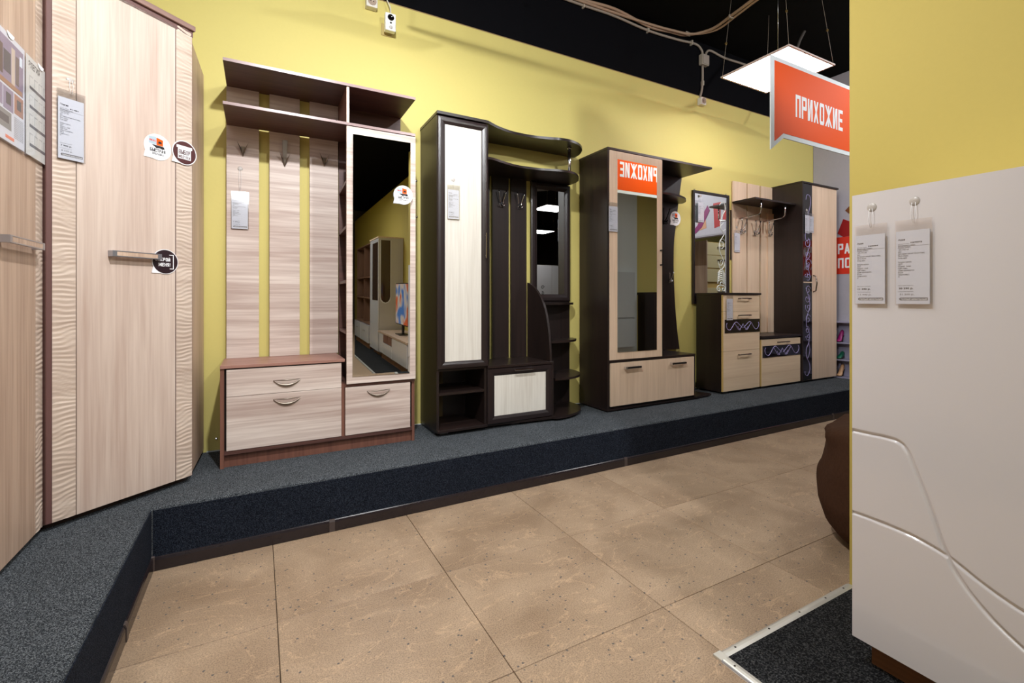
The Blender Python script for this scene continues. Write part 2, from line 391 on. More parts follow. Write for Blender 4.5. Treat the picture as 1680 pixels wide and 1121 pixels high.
# carpeted display platform, L-shaped
plat = struct('floor_platform', MB().prism([(-1.3, 3.3), (-1.3, -3.0), (-0.38, -3.0), (-0.38, 2.484), (5.54, 2.484), (5.54, 3.3)], 0.0, ZP), CARPET, bevel=0.012, seg=3)
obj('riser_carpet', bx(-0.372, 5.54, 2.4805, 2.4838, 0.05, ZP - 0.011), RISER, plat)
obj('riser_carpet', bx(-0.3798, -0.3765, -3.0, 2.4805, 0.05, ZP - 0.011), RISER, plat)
def skirting(name, p0, p1, nrm):
    prof = [(0, 0), (0.011, 0), (0.011, 0.042), (0.008, 0.051), (0.003, 0.0545), (0, 0.055)]
    mb = MB(); v = []
    for p in (p0, p1):
        for (a, z) in prof: v.append((p[0] + nrm[0] * a, p[1] + nrm[1] * a, z))
    n = len(prof)
    mb.add(v, [(i, (i + 1) % n, n + (i + 1) % n, n + i) for i in range(n)] + [tuple(range(n)), tuple(range(n, 2 * n))[::-1]])
    return struct(name, mb, BASEB)
b1 = struct('baseboard_front', bx(-0.36, 5.5, 2.4835, 2.486, 0.002, 0.05), BASEB)
def seg(parent, p0, p1, nrm, name='skirting_strip'):
    prof = [(0, 0), (0.011, 0), (0.011, 0.042), (0.008, 0.051), (0.003, 0.0545), (0, 0.055)]
    v = []
    for p in (p0, p1):
        for (a, z) in prof: v.append((p[0] + nrm[0] * a, p[1] + nrm[1] * a, z + 0.001))
    n = len(prof); mb = MB()
    mb.add(v, [(i, (i + 1) % n, n + (i + 1) % n, n + i) for i in range(n)] + [tuple(range(n)), tuple(range(n, 2 * n))[::-1]])
    return obj(name, mb, BASEB, parent)
for a, b in ((-0.381, 0.30), (0.305, 2.10), (2.106, 4.55), (4.556, 5.54)): seg(b1, (a, 2.484), (b, 2.484), (0, -1))
for a in (0.3025, 2.103, 4.553): obj('skirting_joint', MB().prism([(2.472, 0), (2.472, 0.046), (2.476, 0.056), (2.485, 0.0585), (2.485, 0)], a - 0.012, a + 0.012, 'x'), plain('skirting_clip', (70, 60, 58), 0.35), b1)
b2 = struct('baseboard_left', bx(-0.382, -0.379, -3, 2.47, 0.002, 0.05), BASEB)
for a, b in ((2.484, 2.02), (2.015, 0.4), (0.39, -3)): seg(b2, (-0.38, a), (-0.38, b), (1, 0))
obj('skirting_joint', MB().prism([(-0.381, 0), (-0.367, 0), (-0.367, 0.046), (-0.371, 0.057), (-0.381, 0.059)], 2.005, 2.03, 'y'), MATS['skirting_clip'], b2)
obj('skirting_joint', bx(-0.385, -0.366, 2.470, 2.486, 0, 0.060), MATS['skirting_clip'], b2, bevel=0.003)
# walls
struct('wall_back', bx(-1.4, 5.54, WALL, WALL + 0.12, 0, 3.05), YELLOW)
struct('wall_back_upper', bx(-1.4, 5.7, WALL + 0.012, WALL + 0.12, 3.0505, CEIL), BLACKW)
struct('trim_1', bx(-1.4, 5.54, WALL - 0.001, WALL + 0.011, 3.0505, 3.056), plain('tan_edge', (150, 122, 82), 0.6))
struct('baseboard_back', bx(-0.25, 5.54, WALL - 0.006, WALL, ZP, ZP + 0.006), plain('pale_bead', (200, 204, 206), 0.5))
struct('wall_left', bx(-1.42, -1.3, -10.5, WALL + 0.1, 0, CEIL), YELLOW)
struct('wall_rear', bx(-1.4, 9.1, -10.62, -10.5, 0, CEIL), plain('dark_taupe', (70, 58, 48), 0.7))
struct('wall_right', bx(9.0, 9.12, -10.5, 3.4, 0, CEIL), plain('dark_taupe', (70, 58, 48), 0.7))
struct('ceiling', bx(-1.4, 9.1, -10.6, 3.4, CEIL, CEIL + 0.1), BLACKC)
wend = struct('wall_end', bx(5.54, 5.66, 2.0, WALL + 0.1, 0, CEIL).box(5.54, 5.66, 0.2, 2.0, 2.0, CEIL), plain('grey_lilac_mural', (176, 172, 182), 0.6, vary=0.1))
struct('wall_partition', bx(1.97, 2.07, -10.4, 1.01, 0, 3.0), YELLOW2)
struct('wall_far_return', bx(5.52, 9.0, -0.72, -0.6, 0, 3.0), YELLOW)
struct('wall_column', bx(4.74, 5.52, -1.0, -0.5, 0, 3.3), plain('cool_white_column', (205, 214, 214), 0.4))

# ================================================================== LEFT WARDROBES
def relief(x0, x1, z0, z1, y, lam=0.0185, amp=0.0028, ph=0.0):
    """wavy carved strip facing -y, local coords"""
    nx = 7; dz = 0.0023; nz = int((z1 - z0) / dz); mb = MB(); v = []; f = []
    for j in range(nz + 1):
        z = z0 + (z1 - z0) * j / nz
        for i in range(nx + 1):
            x = x0 + (x1 - x0) * i / nx; u = i / nx
            p = z / lam + ph + 0.55 * math.sin(2 * PI * z / 0.31 + ph) * math.cos(PI * u) + 0.5 * math.sin(2 * PI * z / 0.13 + 2 * u) * (u - 0.3) + 0.35 * math.sin(3 * u + z * 9)
            q = p % 1.0
            hh = amp * (min(1.0, q / 0.65) ** 1.3 if q < 0.65 else 1 - ((q - 0.65) / 0.35) ** 1.5)
            if i in (0, nx): hh = 0
            v.append((x, y - hh, z))
    for j in range(nz):
        for i in range(nx):
            a = j * (nx + 1) + i; f.append((a, a + 1, a + nx + 2, a + nx + 1))
    mb.add(v, f, True); return mb
def bar_handle(parent, x0, x1, z, y, hh=0.024, wood_m=ASH_W):
    """aluminium bow handle with a wooden inlay, local frame, facing -y"""
    m = MB(); d = 0.030
    m.box(x0, x0 + 0.016, y - d, y, z - hh / 2, z + hh / 2).box(x1 - 0.016, x1, y - d, y, z - hh / 2, z + hh / 2)
    m.box(x0 + 0.016, x1 - 0.016, y - d, y - d + 0.010, z + hh / 2 - 0.004, z + hh / 2).box(x0 + 0.016, x1 - 0.016, y - d, y - d + 0.010, z - hh / 2, z - hh / 2 + 0.004)
    h = obj('handle', m, ALU, parent, local=True, bevel=0.0006)
    obj('inlay', bx(x0 + 0.016, x1 - 0.016, y - d + 0.001, y - d + 0.009, z - hh / 2 + 0.004, z + hh / 2 - 0.004), wood_m, h, local=True)
    return h
# corner wardrobe, front turned 40.7 degrees
RZ = math.radians(40.73)
cw = thing('corner_wardrobe', 'pale ash corner wardrobe set diagonally, carved wavy strips beside its tall door', 'wardrobe', (-0.665, 2.413, ZP), RZ)
def zl(z): return z - ZP
car = MB().prism([(0, 0.018), (0.527, 0.018), (0.527, 0.03), (0.56, 0.06)] , 0.0, 0.001)  # tiny base sliver keeps origin on platform
wm = world(cw).inverted()
def wl(x, y): p = wm @ Vector((x, y, ZP)); return (p.x, p.y)
poly = [(0.002, 0.020), (0.527, 0.020), wl(-0.262, 3.222), wl(-1.22, 3.222), wl(-1.22, 2.42)]
obj('carcass', MB().prism(poly, 0.022, zl(2.335)), ASH_W, cw, local=True)
obj('plinth', MB().prism([(0.02, 0.045), (0.52, 0.045), wl(-0.275, 3.2), wl(-1.2, 3.2), wl(-1.2, 2.45)], 0.0, 0.022), plain('dark_plinth', (60, 44, 38), 0.6), cw, local=True)
obj('cornice', MB().prism([(-0.02, -0.012), (0.532, -0.012), (0.532, 0.3), (-0.02, 0.3)], zl(2.352), zl(2.376)), CORN, cw, local=True, bevel=0.002)
obj('cornice', bx(-0.0, 0.527, 0.0, 0.02, zl(2.325), zl(2.352)), EDGE, cw, local=True)
d = obj('door', bx(0.086, 0.448, 0.0, 0.018, zl(0.283), zl(2.335)), ASH_V, cw, local=True, bevel=0.001)
bar_handle(d, 0.187, 0.372, zl(1.288), 0.0)
for a, b, ph in ((0.012, 0.0845, 0.0), (0.4505, 0.524, 1.7)):
    s = obj('stile', bx(a, b, 0.001, 0.018, zl(0.283), zl(2.352)), EDGE, cw, local=True)
    obj('carved_strip', relief(a + 0.001, b - 0.001, zl(0.284), zl(2.350), 0.001, ph=ph), RELIEF, s, local=True)
obj('edge_band', bx(-0.006, 0.0115, -0.001, 0.02, zl(0.283), zl(2.45)), EDGE, cw, local=True, bevel=0.002)
obj('edge_band', bx(0.444, 0.4495, 0.004, 0.019, zl(2.30), zl(2.352)), EDGE, cw, local=True)
obj('shelf_pin', MB().lathe([(0.003, 0), (0.003, 0.002)], 8, 0.5275, 0, 0), CHROME, cw, local=True).location = (0.003, 0.12, zl(0.80))

# straight wardrobe on the left wall, front faces +x  (local x -> world y)
sw = thing('wardrobe', 'tall pale ash wardrobe cut by the left edge, catalogue sheet hung on its door', 'wardrobe', (-0.68, 1.2, ZP), PI / 2)
obj('carcass', bx(-0.6, 1.20, 0.02, 0.56, 0.03, 2.14), ASH_W, sw, local=True)
obj('plinth', bx(-0.58, 1.18, 0.04, 0.54, 0, 0.03), MATS['dark_plinth'], sw, local=True)
d = obj('door', bx(0.52, 1.155, 0.0, 0.018, 0.0225, 2.12), ASH_W, sw, local=True, bevel=0.001)
bar_handle(d, 0.86, 1.135, 1.288 - ZP, 0.0)
s = obj('stile', bx(1.157, 1.222, 0.001, 0.018, 0.0225, 2.12), EDGE, sw, local=True)
obj('carved_strip', relief(1.158, 1.221, 0.024, 2.118, 0.001, ph=0.8), RELIEF, s, local=True)
obj('door', bx(-0.59, 0.515, 0.0, 0.018, 0.0225, 2.12), ASH_W, sw, local=True, bevel=0.001)

# ================================================================== HALLWAY UNIT 1 (ash and plum)
def crescent(parent, cx, z, y, wd=0.125, dp=0.036):
    """half-moon pull handle facing -y"""
    m = MB(); n = 14; top = []; bot = []; ibot = []
    for i in range(n + 1):
        t = -1 + 2 * i / n; x = cx + t * wd / 2
        bow = math.sin(PI * i / n)
        top.append((x, z, y - 0.004 - 0.018 * bow)); bot.append((x, z - dp * (1 - t * t) ** 0.75 - 0.001, y - 0.002 - 0.006 * bow)); ibot.append(None)
    m.tube([(p[0], p[2], p[1]) for p in top], [0.001 + 0.0028 * math.sin(PI * i / n) for i in range(n + 1)], 6)
    v = []; f = []
    for i in range(n + 1):
        t = -1 + 2 * i / n; wdt = 0.011 * (1 - t * t) ** 0.5 + 0.001
        x, zz, yy = bot[i]; v += [(x, yy, zz), (x, yy - 0.006, zz + wdt), (x, y, zz + wdt), (x, y, zz)]
    for i in range(n):
        for k in range(4): f.append((i * 4 + k, i * 4 + (k + 1) % 4, (i + 1) * 4 + (k + 1) % 4, (i + 1) * 4 + k))
    m.add(v, f, True)
    return obj('handle', m, NICKEL, parent)
u1 = thing('hallway_unit', 'plum and pale ash hallway unit with coat slats, drawers and narrow mirror door', 'hallway unit', (0.32, 3.05, ZP))
obj('side_panel', bx(-0.167, -0.150, 2.877, 3.225, ZP, 0.755), PLUM_V, u1)
obj('side_panel', bx(0.795, 0.811, 2.885, 3.225, ZP, 2.078), PLUM_V, u1)
obj('post', bx(0.400, 0.4165, 2.877, 3.225, 0.322, 0.630), PLUM_V, u1)
obj('bench_top', bx(-0.167, 0.4165, 2.868, 3.225, 0.7555, 0.771), wood('plum_top', (168, 126, 112), (138, 98, 86), 'x'), u1, bevel=0.001)
obj('rail', bx(0.4170, 0.8105, 2.872, 3.22, 0.612, 0.6285), PLUM_H, u1)
obj('bottom_rail', bx(-0.1495, 0.7945, 2.874, 3.22, 0.322, 0.340), PLUM_H, u1)
obj('plinth', bx(-0.1495, 0.7945, 2.898, 2.914, ZP, 0.3215), PLUM_V, u1)
obj('carcass', bx(-0.149, 0.399, 2.90, 3.22, 0.3405, 0.755), WENGE_P, u1)
obj('carcass', bx(0.417, 0.7945, 2.90, 3.22, 0.3405, 0.6115), WENGE_P, u1)
for a in ((-0.140, 0.3985, 0.6135, 0.7485), (-0.140, 0.3985, 0.342, 0.6115), (0.4190, 0.782, 0.342, 0.6095)):
    d = obj('drawer', bx(a[0], a[1], 2.871, 2.887, a[2], a[3]), ASH_H, u1, bevel=0.0008)
    crescent(d, 0.130 if a[0] < 0 else 0.599, a[3] - 0.068 if a[3] > 0.7 else a[3] - 0.029, 2.871, 0.127)
for a, b in ((-0.156, 0.002), (0.054, 0.212), (0.266, 0.426)):
    sl = obj('slat', bx(a, b, 3.205, 3.221, 0.7715, 2.296), ASH_H, u1, bevel=0.0008)
    obj('spacer', bx(a + 0.04, b - 0.04, 3.2212, 3.2345, 0.80, 2.28), WENGE_P, sl)
obj('back_panel', bx(0.430, 0.794, 3.2135, 3.225, 0.630, 2.296), PLUM_H, u1)
for z in (1.762, 1.508, 1.204, 0.917):
    obj('shelf', MB().prism([(0.433, 3.213), (0.422, 2.885), (0.794, 2.885), (0.794, 3.213)], z - 0.008, z + 0.008), PLUM_H, u1)
obj('shelf', bx(-0.155, 0.812, 2.868, 3.2045, 2.0785, 2.094), PLUM_H, u1, bevel=0.0008)
obj('top_board', bx(-0.155, 0.813, 2.868, 3.228, 2.2965, 2.3125), PLUM_H, u1, bevel=0.0008)
obj('edge_band', bx(-0.155, 0.812, 2.8665, 2.868, 2.0790, 2.0935), EDGEL, u1)  # front strips added to carry the painted edge sheen
obj('edge_band', bx(-0.155, 0.813, 2.8665, 2.868, 2.2970, 2.3120), EDGEL, u1)
obj('edge_band', bx(0.426, 0.440, 2.8738, 2.875, 2.0945, 2.296), plain('pale_edge', (206, 182, 160), 0.4), u1)
obj('divider', bx(0.4255, 0.4405, 2.875, 3.2, 2.0945, 2.296), PLUM_V, u1)
obj('back_panel', bx(0.441, 0.81, 3.21, 3.225, 2.0945, 2.296), PLUM_H, u1)
d = obj('door', bx(0.4235, 0.8105, 2.857, 2.873, 0.6305, 2.071), ASH_H, u1, bevel=0.0008)
# bevelled mirror, door standing a touch proud at its right edge
mz0, mz1, mx0, mx1 = 0.669, 2.024, 0.454, 0.774; bw = 0.011
mm = MB()
def my(x, z): return 2.8545 - (x - mx0) * math.tan(math.radians(0.9)) - (z - mz0) * math.tan(math.radians(0.7)) * 1.0
o_ = [(mx0, mz0), (mx1, mz0), (mx1, mz1), (mx0, mz1)]; i_ = [(mx0 + bw, mz0 + bw), (mx1 - bw, mz0 + bw), (mx1 - bw, mz1 - bw), (mx0 + bw, mz1 - bw)]
vv = [(x, my(x, z) + 0.0005, z) for x, z in o_] + [(x, my(x, z), z) for x, z in i_] + [(x, 2.857, z) for x, z in o_]
mm.add(vv, [(4, 5, 6, 7)] + [(k, (k + 1) % 4, 4 + (k + 1) % 4, 4 + k) for k in range(4)] + [(8 + k, 8 + (k + 1) % 4, (k + 1) % 4, k) for k in range(4)] + [(11, 10, 9, 8)])
obj('mirror', mm, MIRROR, d)
def arrow_hook(parent, x, z, tail):
    m = MB(); y = 3.205
    for s in (-1, 1):   # two swept wings meeting at a lower tip
        m.add([(x, y - 0.004, z), (x + s * 0.028, y - 0.036, z + 0.075), (x + s * 0.010, y - 0.018, z + 0.045), (x, y - 0.014, z + 0.020),
               (x, y, z + 0.004), (x + s * 0.026, y - 0.030, z + 0.070), (x + s * 0.010, y - 0.004, z + 0.05), (x, y, z + 0.030)],
              [(0, 1, 2, 3), (4, 7, 6, 5), (0, 4, 5, 1), (1, 5, 6, 2), (2, 6, 7, 3), (3, 7, 4, 0)])
    m.add([(x - 0.010, y - 0.020, z + 0.052), (x + 0.010, y - 0.020, z + 0.052), (x, y - 0.012, z + 0.012), (x - 0.010, y, z + 0.052), (x + 0.010, y, z + 0.052), (x, y, z + 0.012)],
          [(0, 1, 2), (3, 5, 4), (0, 3, 4, 1), (1, 4, 5, 2), (2, 5, 3, 0)])
    if tail:
        m.add([(x - 0.013, y - 0.030, z + 0.150), (x + 0.013, y - 0.030, z + 0.150), (x + 0.009, y - 0.016, z + 0.045), (x - 0.009, y - 0.016, z + 0.045),
               (x - 0.013, y - 0.026, z + 0.150), (x + 0.013, y - 0.026, z + 0.150), (x + 0.009, y, z + 0.045), (x - 0.009, y, z + 0.045)],
              [(0, 1, 2, 3), (4, 7, 6, 5), (0, 4, 5, 1), (1, 5, 6, 2), (2, 6, 7, 3), (3, 7, 4, 0)])
    obj('coat_hook', m, NICKEL, parent)
arrow_hook(u1, -0.077, 1.912, False); arrow_hook(u1, 0.133, 1.882, True); arrow_hook(u1, 0.346, 1.912, False)

# ================================================================== HALLWAY UNIT 2 (wenge, wavy shelves)
F2 = 2.87
u2 = thing('hallway_unit', 'dark wenge hallway unit with wavy top shelves and curved end shelves', 'hallway unit', (1.55, 3.05, ZP))
obj('side_panel', bx(0.948, 0.964, 2.886, 3.225, 0.295, 2.243), WENGE_V, u2)
obj('side_panel', bx(1.268, 1.2835, 2.886, 3.225, 0.295, 2.243), WENGE_V, u2)
obj('bottom_board', bx(0.948, 1.2835, 2.868, 3.225, 0.278, 0.2945), WENGE_H, u2, bevel=0.001)
obj('plinth', bx(0.955, 2.02, 2.935, 3.215, ZP + 0.004, 0.2775), BLACKM, u2)
obj('shelf', bx(0.9645, 1.2675, 2.888, 3.215, 0.505, 0.521), WENGE_H, u2)
obj('shelf', bx(0.9645, 1.2675, 2.888, 3.215, 0.655, 0.671), WENGE_H, u2)
obj('back_panel', bx(0.9645, 1.10, 3.216, 3.222, 0.295, 0.655), BACKBD, u2)
obj('back_panel', bx(1.10, 1.2675, 3.216, 3.222, 0.295, 0.655), WENGE_P, u2)
obj('carcass', bx(0.9645, 1.2675, 2.90, 3.215, 0.672, 2.243), WENGE_P, u2)
MOLD = [(0.0, 0.0), (0.0, 0.012), (0.006, 0.018), (0.018, 0.0215), (0.030, 0.0205), (0.042, 0.015), (0.0525, 0.008), (0.0525, 0.0)]
d = obj('door', MB().rframe(0.949, 1.291, 0.668, 2.236, 2.886, MOLD), WENGE_P, u2)
for p in d.data.polygons: p.use_smooth = False
obj('door_panel', bx(0.999, 1.241, 2.874, 2.884, 0.716, 2.188), OAK_W, d)
hm = MB().box(1.259, 1.267, 2.838, 2.844, 1.368, 1.530).tube([(1.263, 2.868, 1.385), (1.263, 2.842, 1.385)], 0.003, 6).tube([(1.263, 2.868, 1.512), (1.263, 2.842, 1.512)], 0.003, 6)
obj('handle', hm, CHROME, d, bevel=0.001)
def smooth_poly(pts, n=6):
    out = []
    for i in range(len(pts) - 1):
        p0 = pts[max(i - 1, 0)]; p1 = pts[i]; p2 = pts[i + 1]; p3 = pts[min(i + 2, len(pts) - 1)]
        for k in range(n):
            t = k / n
            out.append(tuple(0.5 * (2 * p1[a] + (p2[a] - p0[a]) * t + (2 * p0[a] - 5 * p1[a] + 4 * p2[a] - p3[a]) * t * t + (3 * p1[a] - p0[a] - 3 * p2[a] + p3[a]) * t ** 3) for a in (0, 1)))
    out.append(pts[-1]); return out
top_edge = smooth_poly([(1.290, 2.868), (1.31, 2.882), (1.393, 2.927), (1.496, 2.961), (1.590, 2.971), (1.679, 2.967), (1.762, 2.950), (1.816, 2.934), (1.874, 2.915), (1.952, 2.912), (2.016, 2.928), (2.086, 2.968), (2.149, 3.038), (2.195, 3.145), (2.205, 3.228)])
obj('top_board', MB().prism([(0.946, 3.228), (0.946, 2.864)] + top_edge, 2.2445, 2.262), WENGE_H, u2)
low_edge = smooth_poly([(1.284, 2.842), (1.330, 2.853), (1.433, 2.894), (1.533, 2.920), (1.621, 2.919), (1.707, 2.909), (1.787, 2.886), (1.869, 2.866), (1.936, 2.870), (1.995, 2.896), (2.068, 2.967), (2.122, 3.07), (2.128, 3.225)])
obj('shelf', MB().prism([(1.284, 3.228)] + low_edge, 2.005, 2.020), WENGE_H, u2)
obj('post', MB().tube([(2.025, 3.03, 2.02), (2.025, 3.03, 2.244)], 0.0125, 16).tube([(2.025, 3.03, 2.236), (2.025, 3.03, 2.244)], 0.017, 16), CHROME, u2)
for a, b in ((1.33, 1.451), (1.472, 1.604), (1.624, 1.753)):
    sl = obj('slat', bx(a, b, 3.205, 3.221, 0.671, 2.004), WENGE_V, u2)
    obj('spacer', bx(a + 0.03, b - 0.03, 3.2212, 3.2345, 0.70, 1.98), WENGE_P, sl)
obj('back_panel', bx(1.800, 2.146, 3.207, 3.222, 0.288, 1.09), WENGE_V, u2)
d = obj('mirror_frame', MB().rframe(1.790, 2.146, 1.087, 2.004, 3.212, [(0, 0), (0, 0.014), (0.01, 0.02), (0.03, 0.02), (0.05, 0.012), (0.056, 0.006), (0.056, 0)]), WENGE_P, u2)
obj('mirror', bx(1.846, 2.092, 3.204, 3.2118, 1.142, 1.950), MIRROR, d)
def round_shelf(parent, pts, z, t=0.016, m=WENGE_H, name='shelf'):
    return obj(name, MB().prism(pts, z - t, z), m, parent)
round_shelf(u2, [(1.8165, 3.205)] + [(1.8165, 3.08)] + smooth_poly([(1.85, 3.075), (2.0, 3.085), (2.10, 3.12), (2.155, 3.165), (2.165, 3.205)], 5), 1.078)
round_shelf(u2, [(1.8165, 3.205)] + [(1.8165, 2.998)] + smooth_poly([(1.85, 2.998), (2.02, 3.012), (2.11, 3.07), (2.155, 3.13), (2.170, 3.205)], 5), 0.798)
round_shelf(u2, [(1.8165, 3.228)] + [(1.8165, 2.889)] + smooth_poly([(1.84, 2.886), (1.917, 2.882), (2.022, 2.918), (2.092, 2.985), (2.148, 3.09), (2.165, 3.228)], 5), 0.545)
round_shelf(u2, [(1.284, 3.228), (1.284, 2.9), (1.775, 2.86)] + smooth_poly([(1.79, 2.836), (1.892, 2.846), (2.008, 2.895), (2.097, 2.98), (2.143, 3.086), (2.150, 3.228)], 5), 0.287, name='bottom_board')
obj('bench_top', bx(1.284, 1.778, 2.864, 3.204, 0.6545, 0.6705), WENGE_H, u2, bevel=0.001)
sail = smooth_poly([(2.874, 0.6710), (2.878, 0.74), (2.892, 0.85), (2.915, 0.95), (2.950, 1.04), (3.005, 1.115), (3.075, 1.175), (3.150, 1.215), (3.204, 1.230)], 5)
obj('sail_panel', MB().prism([(3.204, 0.671)] + sail, 1.760, 1.776, 'x'), WENGE_V, u2)
obj('side_panel', bx(1.780, 1.796, 2.885, 3.204, 0.288, 0.6705), WENGE_V, u2)
obj('carcass', bx(1.286, 1.779, 2.90, 3.204, 0.288, 0.654), WENGE_P, u2)
d = obj('flap_door', MB().rframe(1.286, 1.776, 0.289, 0.652, 2.886, [(0.0, 0.0), (0.0, 0.012), (0.004, 0.017), (0.03, 0.018), (0.046, 0.012), (0.0525, 0.006), (0.0525, 0.0)]), WENGE_P, u2)
obj('door_panel', bx(1.336, 1.726, 2.876, 2.884, 0.339, 0.602), OAK_W, d)
hm = MB().box(1.467, 1.617, 2.838, 2.846, 0.630, 0.640)
for x in (1.477, 1.606): hm.box(x - 0.005, x + 0.005, 2.846, 2.869, 0.631, 0.639)
obj('handle', hm, CHROME, d, bevel=0.001)
for x in (0.982, 1.49, 1.80): obj('foot', bx(x, x + 0.055, 2.925, 2.96, ZP, 0.272), ALU, u2)
def prong_hook(parent, x, y, z, m=CHROME, s=1.0):
    mb = MB()
    mb.tube([(x, y, z), (x, y - 0.012 * s, z + 0.002), (x, y - 0.035 * s, z - 0.004 * s), (x, y - 0.046 * s, z + 0.012 * s)], [0.005 * s, 0.0045 * s, 0.0045 * s, 0.006 * s], 8)
    for k in (-1, 1):
        mb.tube([(x, y - 0.002, z - 0.004), (x + k * 0.012 * s, y - 0.02 * s, z + 0.02 * s), (x + k * 0.026 * s, y - 0.034 * s, z + 0.075 * s), (x + k * 0.032 * s, y - 0.036 * s, z + 0.098 * s)], [0.005 * s, 0.0042 * s, 0.0038 * s, 0.005 * s], 8)
    for k in (-1, 1):
        mb.tube([(x, y - 0.002, z - 0.006), (x + k * 0.012 * s, y - 0.022 * s, z - 0.016 * s), (x + k * 0.022 * s, y - 0.03 * s, z + 0.0 * s)], [0.005 * s, 0.004 * s, 0.005 * s], 8)
    mb.box(x - 0.007 * s, x + 0.007 * s, y - 0.004, y, z - 0.02 * s, z + 0.02 * s)
    return obj('coat_hook', mb, m, parent)
for x in (1.537, 1.688): prong_hook(u2, x, 3.205, 1.80)

# ================================================================== HALLWAY UNIT 3 (wenge, orange sign in mirror)
u3 = thing('hallway_unit', 'wenge hallway unit with pale framed mirror door and wide two-handled drawer', 'hallway unit', (2.8, 3.05, ZP))
obj('side_panel', bx(2.256, 2.272, 2.862, 3.225, 0.2785, 2.2265), WENGE_V, u3)
obj('side_panel', bx(2.815, 2.831, 2.88, 3.225, 0.645, 2.2265), WENGE_V, u3)
obj('side_panel', bx(3.176, 3.190, 2.866, 3.225, 0.2785, 0.6305), WENGE_V, u3)
obj('top_board', bx(2.254, 3.391, 2.858, 3.228, 2.227, 2.243), WENGE_H, u3)
obj('carcass', bx(2.2725, 2.8145, 2.885, 3.225, 0.645, 2.2265), WENGE_P, u3)
obj('carcass', bx(2.2725, 3.1755, 2.885, 3.225, 0.2785, 0.628), WENGE_P, u3)
obj('bench_top', bx(2.2725, 3.190, 2.862, 3.225, 0.6285, 0.6445), WENGE_H, u3)
obj('bottom_board', MB().prism([(2.256, 3.225), (2.256, 2.866), (3.20, 2.872), (3.43, 2.90), (3.43, 2.94), (3.31, 3.225)], 0.264, 0.278), WENGE_H, u3)
for x, y in ((2.30, 2.90), (3.05, 2.90), (3.36, 2.92), (2.3, 3.19), (3.25, 3.19)):
    obj('caster', MB().lathe([(0.004, 0), (0.0045, 0.016), (0.0045, 0.02), (0.004, 0.024)] , 12, x, y + 0.012, ZP + 0.0045, 'y') if False else MB().tube([(x - 0.018, y, ZP + 0.0046), (x + 0.018, y, ZP + 0.0046)], 0.0045, 10).box(x - 0.02, x + 0.02, y - 0.012, y + 0.012, ZP + 0.003, 0.2638), BLACKM, u3)
ped = [(2.90, 2.2265), (3.395, 2.2265), (3.372, 2.10), (3.350, 1.98), (3.326, 1.813), (3.300, 1.66), (3.292, 1.50), (3.293, 1.334), (3.303, 1.15), (3.315, 1.0), (3.335, 0.83), (3.365, 0.645), (2.90, 0.645)]
ped2 = [ped[0]] + smooth_poly(ped[1:12], 4) + [ped[12]]
obj('back_panel', MB().prism(ped2, 3.207, 3.222, 'y'), WENGE_V, u3)
obj('shelf', MB().prism([(2.8315, 3.206), (2.8315, 2.99)] + smooth_poly([(2.85, 2.982), (3.01, 2.968), (3.13, 2.985), (3.245, 3.03), (3.325, 3.09), (3.372, 3.16), (3.380, 3.206)], 5), 1.985, 2.001), WENGE_H, u3)
d = obj('door', bx(2.2745, 2.806, 2.858, 2.874, 0.646, 2.2225), OAK_M, u3, bevel=0.0008)
obj('mirror', bx(2.345, 2.745, 2.8545, 2.858, 0.702, 2.162), MIRROR, d)
hm = MB().box(2.782, 2.792, 2.828, 2.836, 1.372, 1.500)
for z in (1.378, 1.494): hm.box(2.781, 2.793, 2.836, 2.858, z - 0.005, z + 0.005)
obj('handle', hm, BLACKM, d)
d = obj('drawer', bx(2.2865, 3.1745, 2.862, 2.878, 0.296, 0.6225), OAK_M, u3, bevel=0.0008)
for a, b in ((2.412, 2.569), (2.896, 3.058)):
    h = obj('handle', bx(a + 0.018, b, 2.834, 2.846, 0.574, 0.588), BLACKM, d)
    obj('end_cap', MB().box(a, a + 0.018, 2.833, 2.8618, 0.572, 0.590), CHROME, h)
    obj('end_cap', MB().box(b - 0.012, b, 2.8462, 2.8618, 0.574, 0.588), CHROME, h)
prong_hook(u3, 3.235, 3.206, 1.272, s=0.8)
prong_hook(u3, 3.16, 3.206, 1.80, BLACKM, 1.2)

# ================================================================== MIRROR, CHEST, SLATS, BENCH, WARDROBE (milk oak and wenge set)
def vine(mb, pts, r=0.0016, y=0):
    mb.tube([(p[0], y, p[1]) for p in smooth_poly(pts, 5)], r, 4)
def curl(mb, cx, cz, r0, a0, turns, y, r=0.0016, sgn=1):
    n = int(18 * abs(turns)) + 4
    mb.tube([(cx + r0 * (1 - 0.85 * i / n) * math.cos(a0 + sgn * 2 * PI * turns * i / n), y, cz + r0 * (1 - 0.85 * i / n) * math.sin(a0 + sgn * 2 * PI * turns * i / n)) for i in range(n + 1)], r, 4)
wmr = thing('wall_mirror', 'dark framed wall mirror with frosted vine print above the chest', 'mirror', (3.807, WALL, 1.06))
obj('frame', MB().rframe(3.552, 4.062, 1.06, 2.137, 3.233, [(0, 0), (0, 0.022), (0.022, 0.022), (0.022, 0.010), (0.022, 0.0)]), WENGE_P, wmr)
g = obj('glass', bx(3.575, 4.039, 3.222, 3.232, 1.083, 2.114), MIRROR, wmr)
mb = MB(); yv = 3.2212
vine(mb, [(3.93, 2.03), (3.96, 2.06), (4.00, 2.05), (4.01, 1.99), (3.97, 1.93), (3.94, 1.86), (3.955, 1.79), (4.0, 1.75)], 0.004, yv)
vine(mb, [(3.99, 1.86), (3.94, 1.82), (3.97, 1.78), (4.02, 1.80)], 0.003, yv)
curl(mb, 3.965, 1.66, 0.045, 0.5, 1.4, yv, 0.003); curl(mb, 3.95, 1.63, 0.05, 2.0, 1.0, yv, 0.003, -1)
